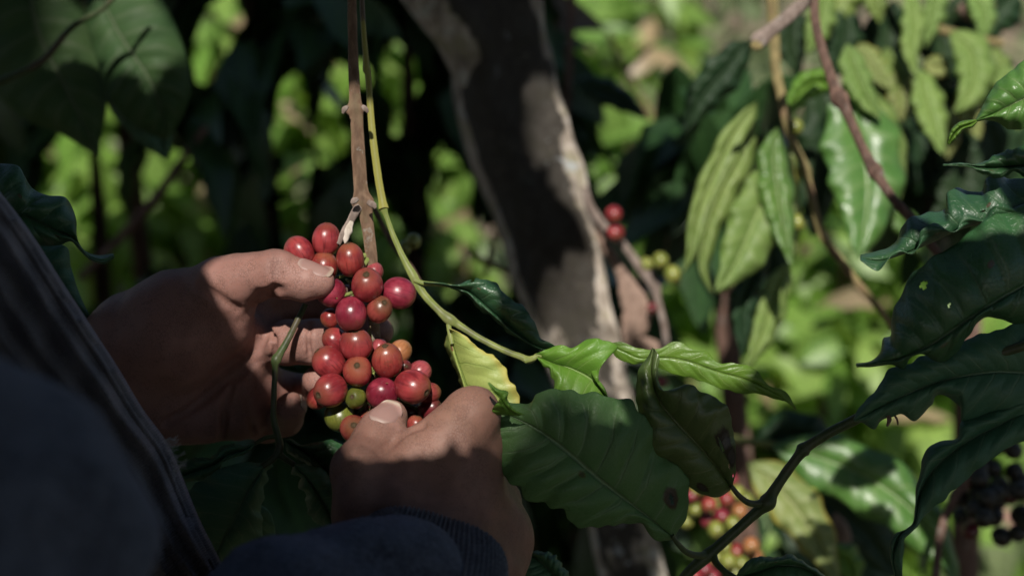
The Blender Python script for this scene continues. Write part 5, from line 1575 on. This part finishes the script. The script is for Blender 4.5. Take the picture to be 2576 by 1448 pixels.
obj('cherry', cherry_geo(2005, 560, 22, 1.03, (0, -1, .3), 1.0, 1, True), CH['olive'], p1)

p2 = thing('coffee_branch', 'blurred coffee branch of pale drooping leaves in the upper right corner', 'coffee branch', tuple(PW(2400, -100, 1.2)))
obj('stem', ptube([(2230, -120, 14, 1.2), (2290, 0, 13, 1.2), (2330, 60, 12, 1.19), (2420, 90, 11, 1.19), (2520, 110, 10, 1.2)], sides=10), M['bark_olive'], p2)
LV = [
    ([(2360, -40), (2345, 40), (2328, 120)], 34, (1.19, 1.18), 1.0, .8, 'leaf_pale'),
    ([(2520, 160), (2548, 240), (2562, 330)], 40, (1.19, 1.17), 1.0, 1.0, 'leaf_pale'),
    ([(2370, 265), (2390, 330), (2385, 400)], 34, (1.2, 1.19), .8, 1.0, 'leaf_stripe'),
    ([(2440, -30), (2475, 40), (2470, 110)], 34, (1.21, 1.2), 1.0, 1.0, 'leaf_pale'),
    ([(2160, 110), (2195, 170), (2240, 225)], 36, (1.2, 1.18), 1.0, .9, 'leaf_stripe'),
    ([(2225, 120), (2258, 200), (2262, 290)], 40, (1.2, 1.18), .9, 1.0, 'leaf_pale'),
    ([(2075, -20), (2062, 60), (2030, 140)], 38, (1.2, 1.18), 1.0, 1.0, 'leaf_pale'),
    ([(2000, 20), (1990, 110), (2010, 200)], 40, (1.22, 1.22), 1.0, 1.0, 'leaf_shadow'),
    ([(2130, 20), (2120, 120), (2090, 200)], 50, (1.22, 1.22), 1.0, 1.0, 'leaf_shadow'),
    ([(2330, 20), (2370, 130), (2350, 250)], 60, (1.24, 1.24), 1.0, 1.0, 'leaf_shadow'),
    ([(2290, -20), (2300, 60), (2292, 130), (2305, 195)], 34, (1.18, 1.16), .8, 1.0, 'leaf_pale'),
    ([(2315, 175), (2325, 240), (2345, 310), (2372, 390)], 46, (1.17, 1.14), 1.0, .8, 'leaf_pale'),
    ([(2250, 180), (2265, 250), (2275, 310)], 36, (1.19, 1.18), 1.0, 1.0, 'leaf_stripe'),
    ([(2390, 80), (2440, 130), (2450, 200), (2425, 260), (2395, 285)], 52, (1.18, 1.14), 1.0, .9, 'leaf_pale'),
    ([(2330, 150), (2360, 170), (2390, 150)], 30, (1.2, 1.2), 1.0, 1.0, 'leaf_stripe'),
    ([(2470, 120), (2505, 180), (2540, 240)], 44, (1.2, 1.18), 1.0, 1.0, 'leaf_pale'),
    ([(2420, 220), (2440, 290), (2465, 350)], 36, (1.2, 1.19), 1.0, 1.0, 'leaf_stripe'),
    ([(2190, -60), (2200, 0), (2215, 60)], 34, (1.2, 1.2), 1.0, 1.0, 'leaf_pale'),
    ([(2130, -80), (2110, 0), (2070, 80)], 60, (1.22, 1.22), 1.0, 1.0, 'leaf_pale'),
    ([(2250, 0), (2230, 120), (2250, 260), (2300, 360)], 70, (1.24, 1.24), 1.0, 1.0, 'leaf_shadow'),
    ([(2450, 0), (2400, 60), (2330, 90)], 60, (1.24, 1.24), 1.0, 1.0, 'leaf_shadow'),
    ([(2360, 360), (2420, 420), (2400, 520), (2330, 560)], 80, (1.24, 1.24), 1.0, 1.0, 'leaf_shadow'),
    ([(2480, 300), (2500, 380), (2480, 470)], 80, (1.24, 1.24), 1.0, 1.0, 'leaf_shadow'),
    ([(2560, -20), (2500, 40), (2470, 110)], 60, (1.26, 1.26), 1.0, 1.0, 'leaf_shadow'),
    ([(2300, 330), (2330, 430), (2390, 480)], 70, (1.26, 1.26), 1.0, 1.0, 'leaf_shadow'),
]
for i, (pts, w, d, a, b, m) in enumerate(LV):
    bleaf(p2, M[m], pts, w, d, a, b, seed=90 + i)
obj('fallen_petal', ptube([(2410, 20, 8, 1.22), (2440, 25, 30, 1.22), (2480, 15, 26, 1.22), (2500, 10, 8, 1.22)], sides=10, rough=.3), M['dry_brown'], p2)

b3 = thing('coffee_branch', 'bare reddish brown branch with swollen nodes running down behind the right leaves', 'coffee branch', tuple(PW(2050, -60, .92)))
obj('stem', ptube([(2052, -60, 11, .93), (2048, 20, 11, .93), (2055, 80, 11.5, .925), (2075, 150, 12.5, .92), (2100, 225, 15, .915), (2112, 250, 24, .912), (2122, 268, 15, .91), (2150, 330, 12, .905), (2185, 405, 14, .90), (2203, 435, 20, .898), (2212, 450, 13, .896), (2250, 505, 12, .89), (2300, 560, 12, .885), (2360, 640, 11, .88)], n=120, sides=14, rough=.08), M['bark_red'], b3)
b4 = thing('broken_branch', 'thick greyish pruned branch stub at the top, right of the trunk', 'branch', tuple(PW(2120, -120, .95)))
obj('stem', ptube([(2140, -110, 18, .95), (2050, -20, 17, .945), (1985, 40, 17, .94), (1930, 85, 18, .935), (1912, 100, 22, .933), (1902, 108, 20, .932), (1896, 114, 9, .932)], n=60, sides=14, rough=.10), M['bark_grey'], b4)
obj('cut_end', ptube([(1896, 112, 12, .928), (1905, 118, 12, .926), (1914, 112, 6, .926)], sides=8, rough=.3), M['bark_olive'], b4)

p5 = thing('coffee_branch', 'blurred twig right of the trunk with two red and some green cherries and withered stems', 'coffee branch', tuple(PW(1480, 480, 1.12)))
obj('stem', ptube([(1470, 470, 6.5, 1.12), (1485, 520, 9.4, 1.12), (1520, 570, 10.8, 1.12), (1570, 620, 10.8, 1.11), (1620, 685, 13.0, 1.11), (1640, 705, 15.8, 1.11), (1655, 760, 8.6, 1.11), (1672, 830, 7.9, 1.11), (1675, 900, 7.2, 1.11)], n=90, sides=12, rough=.2), M['bark_grey'], p5)
obj('withered_stem', ptube([(1500, 560, 10, 1.13), (1525, 620, 14, 1.13), (1560, 680, 16, 1.13), (1585, 730, 30, 1.13), (1600, 780, 34, 1.13), (1590, 850, 30, 1.13), (1640, 880, 22, 1.14), (1700, 885, 12, 1.15)], n=80, sides=14, rough=.35, seed=8), M['dry_brown'], p5)
for (u, v, r, c, dz) in [(1543, 540, 22, 'red', -.01), (1548, 585, 22, 'red', -.005), (1660, 655, 21, 'olive', -.01), (1692, 690, 23, 'olive', -.012), (1625, 665, 18, 'olive', .01), (1640, 775, 14, 'darkred', .01), (1665, 960, 16, 'darkred', .02), (1700, 705, 12, 'olive', .01)]:
    obj('cherry', cherry_geo(u, v, r, 1.10 + dz, (.2, -.6, .5), 1.05, u, True), CH[c], p5)

p6 = thing('coffee_branch', 'blurred fruiting coffee branch at lower right with two bunches of red and yellow cherries', 'coffee branch', tuple(PW(1790, 1150, 1.04)))
obj('stem', ptube([(1770, 1080, 10, 1.05), (1790, 1180, 11, 1.05), (1800, 1290, 12, 1.05), (1830, 1400, 12, 1.04), (1850, 1520, 12, 1.04)], sides=10), M['stem_lime'], p6)
rgc = np.random.default_rng(3)
for (u, v, c) in [(1740, 1245, 'crimson'), (1782, 1268, 'orange'), (1826, 1255, 'red'), (1748, 1280, 'olive'), (1780, 1308, 'crimson'), (1815, 1297, 'crimson'), (1860, 1285, 'tan'), (1852, 1240, 'olive'), (1835, 1205, 'crimson'), (1800, 1330, 'olive'), (1842, 1315, 'olive'), (1755, 1225, 'olive'), (1725, 1310, 'olive'), (1730, 1265, 'red'), (1875, 1255, 'olive'),
                   (1852, 1385, 'orange'), (1888, 1370, 'tan'), (1822, 1375, 'olive'), (1830, 1410, 'olive'), (1865, 1415, 'olive'), (1800, 1400, 'olive'), (1900, 1400, 'tan'), (1770, 1430, 'crimson'), (1790, 1450, 'crimson'), (1850, 1440, 'olive'), (1745, 1450, 'red')]:
    obj('cherry', cherry_geo(u, v, 20 + rgc.uniform(-2, 2.5), 1.02 + rgc.uniform(-.012, .018), (rgc.uniform(-.5, .5), -.4, .8), 1.06, u, True), CH[c], p6)

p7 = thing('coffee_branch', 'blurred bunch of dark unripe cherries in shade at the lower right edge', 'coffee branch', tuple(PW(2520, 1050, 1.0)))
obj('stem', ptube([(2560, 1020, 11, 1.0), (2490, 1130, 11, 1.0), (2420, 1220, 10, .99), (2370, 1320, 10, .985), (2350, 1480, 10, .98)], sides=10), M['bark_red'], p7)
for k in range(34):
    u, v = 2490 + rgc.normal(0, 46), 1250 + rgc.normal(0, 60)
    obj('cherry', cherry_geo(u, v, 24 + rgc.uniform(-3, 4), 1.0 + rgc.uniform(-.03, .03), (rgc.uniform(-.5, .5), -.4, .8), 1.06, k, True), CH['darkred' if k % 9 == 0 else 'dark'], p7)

p8 = thing('coffee_branch', 'blurred coffee branch with large sunlit leaves drooping behind the lower right stem', 'coffee branch', tuple(PW(1900, 1080, 1.08)))
obj('stem', ptube([(1780, 1090, 10, 1.1), (1880, 1110, 10, 1.09), (1960, 1120, 9, 1.08)], sides=8), M['stem_lime'], p8)
bleaf(p8, M['leaf_glossy'], [(1940, 1120), (2060, 1150), (2190, 1205), (2300, 1290), (2390, 1420), (2410, 1480)], 88, (1.06, 1.02), .85, 1.0, seed=130)
bleaf(p8, M['leaf_stripe'], [(1880, 1160), (1950, 1220), (2010, 1290), (2060, 1370), (2110, 1470)], 66, (1.05, 1.03), 1.0, .9, seed=131, label='striped yellowing leaf')
bleaf(p8, M['leaf_shadow'], [(1900, 1110), (1990, 1090), (2060, 1120), (2120, 1180)], 60, (1.1, 1.1), 1, 1, seed=132)
bleaf(p8, M['leaf_shadow'], [(1960, 1240), (2080, 1270), (2180, 1340), (2260, 1460)], 80, (1.12, 1.12), 1, 1, seed=133)
bleaf(p8, M['leaf_bright'], [(2080, 1380), (2130, 1410), (2150, 1480)], 40, (1.05, 1.05), 1, 1, seed=134)
obj('dried_fruit', ptube([(2100, 1290, 6, 1.1), (2112, 1320, 20, 1.1), (2118, 1360, 24, 1.1), (2112, 1410, 10, 1.1)], sides=10, rough=.2), M['dry_brown'], p8)

ol = thing('coffee_sprig', 'faint olive twig with yellow green cherries behind the green branch', 'coffee branch', tuple(PW(940, 500, .86)))
obj('stem', ptube([(940, 520, 7, .86), (985, 610, 7, .86), (1030, 670, 7, .86), (1060, 720, 6, .86)], sides=8), M['bark_red'], ol)
for u, v, r in [(1040, 606, 20), (1018, 622, 18)]:
    obj('cherry', cherry_geo(u, v, r, .87, (0, -.5, .6), 1.1, u, True), CH['olive'], ol)
st1 = thing('dry_stick', 'blurred brown stick slanting through the undergrowth at left', 'stick', tuple(PW(380, 500, 1.4)))
obj('stem', ptube([(520, 320, 8, 1.4), (470, 385, 10, 1.4), (390, 500, 12, 1.4), (300, 600, 11, 1.4), (200, 700, 10, 1.4)], sides=8, rough=.15), M['bark_red'], st1)
st2 = thing('dry_stick', 'crossed dry twig low behind the cherries, left of the trunk', 'stick', tuple(PW(1200, 640, 1.3)))
obj('stem', ptube([(1170, 625, 8, 1.3), (1215, 655, 9, 1.3), (1290, 690, 9, 1.3)], sides=8, rough=.15), M['bark_olive'], st2)
obj('side_twig', ptube([(1245, 590, 7, 1.3), (1232, 640, 8, 1.3), (1222, 690, 7, 1.3)], sides=8, rough=.15), M['bark_olive'], st2)
st3 = thing('dry_stick', 'blurred forked twig against the pale litter, top right of the trunk', 'stick', tuple(PW(1560, 150, 1.9)))
obj('stem', ptube([(1530, 80, 7, 1.9), (1560, 160, 8, 1.9), (1610, 240, 8, 1.9), (1640, 300, 7, 1.9)], sides=8, rough=.15), M['bark_olive'], st3)
obj('side_twig', ptube([(1640, 115, 6, 1.9), (1600, 150, 7, 1.9), (1575, 175, 7, 1.9)], sides=8, rough=.15), M['bark_olive'], st3)
st4 = thing('sapling_stem', 'thin dark upright stem just right of the trunk', 'stem', tuple(PW(1440, 200, 1.35)))
bleaf(st4, M['leaf_shadow'], [(1442, 205), (1510, 225), (1570, 255), (1630, 300)], 34, (1.33, 1.33), 1, 1, seed=141)
obj('stem', ptube([(1440, -80, 11, 1.35), (1432, 150, 10, 1.35), (1425, 330, 9, 1.35), (1440, 520, 9, 1.35), (1470, 700, 8, 1.35)], sides=8), M['bark_red'], st4)


# ------------------------------------------------------------------ shrubs of the plantation
def shrub(name, label, group, m, u, v, d, rad, n, Ls, hang=0.6, seed=0, avoid=None, flat=(1, 1, .8), sky=0.0):
    r = np.random.default_rng(seed)
    c0 = P(u, v, d)
    ctr = c0 + rand_dirs(n, r) * (r.uniform(0, 1, n) ** .45)[:, None] * np.array([rad * flat[0], rad * flat[1], rad * flat[2]])
    n = len(ctr)
    out = (ctr - c0) / rad
    up = RM.T @ np.array([0, 0, 1.0])
    axis = out * .8 + rand_dirs(n, r) * .7 - up * hang
    nrm = up * .7 + rand_dirs(n, r) * .6 + np.array([0, 0, .4])
    L = r.uniform(Ls[0], Ls[1], n)
    g = blades(ctr - axis / np.linalg.norm(axis, axis=1)[:, None] * L[:, None] * .5, axis, nrm, L, L * r.uniform(.36, .5, n), .3, .25)
    if avoid is not None:
        sv = g[0].reshape(n, 21, 3)
        uu, vv_, _ = to_px(sv)
        bad = np.zeros(n, bool)
        for (a, b, ra, rb) in avoid:
            bad |= (((uu - a) / ra / .85) ** 2 + ((vv_ - b) / rb / 1.0) ** 2 < 1).any(1)
        ok = ~bad
        kk = int(ok.sum())
        g = (sv[ok].reshape(-1, 3), g[1][:kk * 12], g[2].reshape(n, 21, 2)[ok].reshape(-1, 2))
    wc = W(c0)
    base = np.array([wc[0] + r.uniform(-.1, .1), wc[1] + .1, float(gz(wc[0], wc[1] + .1))])
    root = thing(name, label, 'shrub', tuple(base), group)
    obj('foliage', (W(g[0]), g[1], g[2]), m, root)
    bc = Cm(base)
    obj('stem', tube([list(bc) + [.02], list(bc * .5 + c0 * .5 + np.array([.02, 0, .02])) + [.016], list(c0) + [.010], list(c0 + up * rad * .6) + [.004]], n=16, sides=8, rough=.1), M['bark_red'], root)
    return root


AV = FLECK
GS = 'shaded coffee shrubs left of the trunk'
for i, (u, v, d, rad, n, lab) in enumerate([
        (300, 200, 1.75, .30, 330, 'dark shaded coffee shrub behind the upper left leaves'),
        (640, 120, 1.60, .24, 330, 'dark shaded coffee shrub left of the hanging branches at the top'),
        (640, 470, 1.55, .22, 330, 'dark shaded coffee shrub behind the upper cherries and left thumb'),
        (1030, 330, 1.65, .22, 320, 'dark shaded coffee shrub between the hanging branches and the trunk'),
        (1050, 720, 1.70, .24, 260, 'dark shaded coffee shrub low behind the cherry cluster'),
        (250, 560, 1.80, .24, 130, 'thin dark shrub behind the crumpled leaf on the left'),
        (1150, 1150, 1.5, .26, 170, 'dark shaded shrub below and behind both hands'),
        (700, 1250, 1.35, .24, 170, 'dark shaded shrub beneath the left hand')]):
    shrub('coffee_shrub', lab, GS, M['fol_shaded'], u, v, d, rad, int(n * 2.6), (.07, .14), .9, 200 + i, AV)
GR = 'shaded coffee shrubs right of the trunk'
for i, (u, v, d, rad, n, lab) in enumerate([
        (1800, 470, 1.32, .085, 70, 'dark shrub behind the long pale leaves'),
        (2440, 440, 1.34, .085, 70, 'dark shrub between the pale corner leaves and the big glossy leaves'),
        (2080, 1380, 1.5, .11, 60, 'dark low shrub behind the striped leaf at lower right')]):
    shrub('coffee_shrub', lab, GR, M['fol_shaded'], u, v, d, rad, n, (.06, .11), .8, 230 + i)
GL = 'sunlit shrubs farther back'
for i, (u, v, d, rad, n, m, lab) in enumerate([
        (150, 430, 2.5, .34, 260, 'fol_lime', 'bright lime green shrub glimpsed behind the upper left leaves'),
        (430, 520, 2.6, .34, 260, 'fol_sun', 'sunlit shrub glimpsed behind the slanting stick'),
        (540, 60, 2.8, .36, 220, 'fol_sun', 'sunlit shrub at the top between the broad leaf and the branches'),
        (820, 300, 2.6, .34, 260, 'fol_lime', 'sunlit shrub glimpsed left of the brown branch'),
        (1080, 240, 2.8, .32, 200, 'fol_sun', 'sunlit shrub glimpsed right of the green branch'),
        (1080, 600, 2.5, .34, 260, 'fol_sun', 'sunlit shrub glimpsed between cherries and trunk'),
        (1400, 80, 3.0, .3, 160, 'fol_lime', 'sunlit shrub at the top edge behind the trunk'),
        (1480, 300, 2.6, .26, 120, 'fol_sun', 'sunlit shrub beside the upper right edge of the trunk'),
        (1640, 90, 4.2, .7, 300, 'fol_grey', 'greyish sunlit bush far back, top right of the trunk'),
        (1760, 40, 5.0, .8, 260, 'fol_grey', 'pale greyish bush farthest back at the top'),
        (1800, 860, 2.3, .24, 220, 'fol_lime', 'bright lime shrub behind the twisted leaf'),
        (2020, 780, 2.4, .34, 280, 'fol_sun', 'sunlit shrub below the long hanging leaves'),
        (2100, 950, 2.2, .36, 340, 'fol_lime', 'bright sunlit shrub in the gap right of the blemished leaf'),
        (2330, 1080, 2.3, .34, 300, 'fol_sun', 'sunlit shrub seen through the eaten gap of the dark leaf'),
        (1960, 1060, 2.6, .34, 260, 'fol_sun', 'sunlit shrub behind the slanting dark stem'),
        (2320, 720, 2.6, .3, 160, 'fol_grey', 'dull green shrub behind the bent yellow twig'),
        (2060, 1180, 2.0, .22, 200, 'fol_lime', 'lime green shrub low between the slanting stem and the drooping leaf'),
        (1720, 760, 2.5, .24, 160, 'fol_sun', 'sunlit shrub behind the withered stems right of the trunk'),
        (2500, 1400, 2.2, .3, 160, 'fol_grey', 'pale shrub in the lower right corner'),
        (1560, 1300, 2.2, .3, 180, 'fol_sun', 'shrub low behind the large scalloped leaf'),
        (2200, 1300, 2.4, .34, 200, 'fol_sun', 'low shrub behind the large drooping leaf')]):
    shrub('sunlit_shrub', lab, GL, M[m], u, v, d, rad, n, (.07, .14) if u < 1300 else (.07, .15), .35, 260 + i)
# low herbs covering the soil: nobody could count them
n = 9000
r = np.random.default_rng(77)
y = 2.6 + 16 * r.uniform(0, 1, n) ** 1.7
x = r.uniform(-1, 1, n) * (y * .42 + .8)
k = np.sin(x * 2.1 + 1) + np.sin(y * 1.7 + x) + r.normal(0, .7, n) > 0.1
x, y = x[k], y[k]; n = len(x)
pw = np.stack([x, y, gz(x, y) + r.uniform(0, .12, n)], 1)
ax_ = rand_dirs(n, r) + np.array([0, 0, .35]); nm_ = np.array([0, -.3, 1.0]) + .5 * rand_dirs(n, r)
L = r.uniform(.07, .2, n)
g = blades(pw, ax_, nm_, L, L * .45, .35, .2)
o = obj('ground_cover', g, M['fol_grey'])
tag(o, 'low weeds and seedlings covering the plantation floor', 'ground cover', kind='stuff')
n = 700
y = 6 + 22 * r.uniform(0, 1, n); x = r.uniform(-1, 1, n) * (y * .5 + 1)
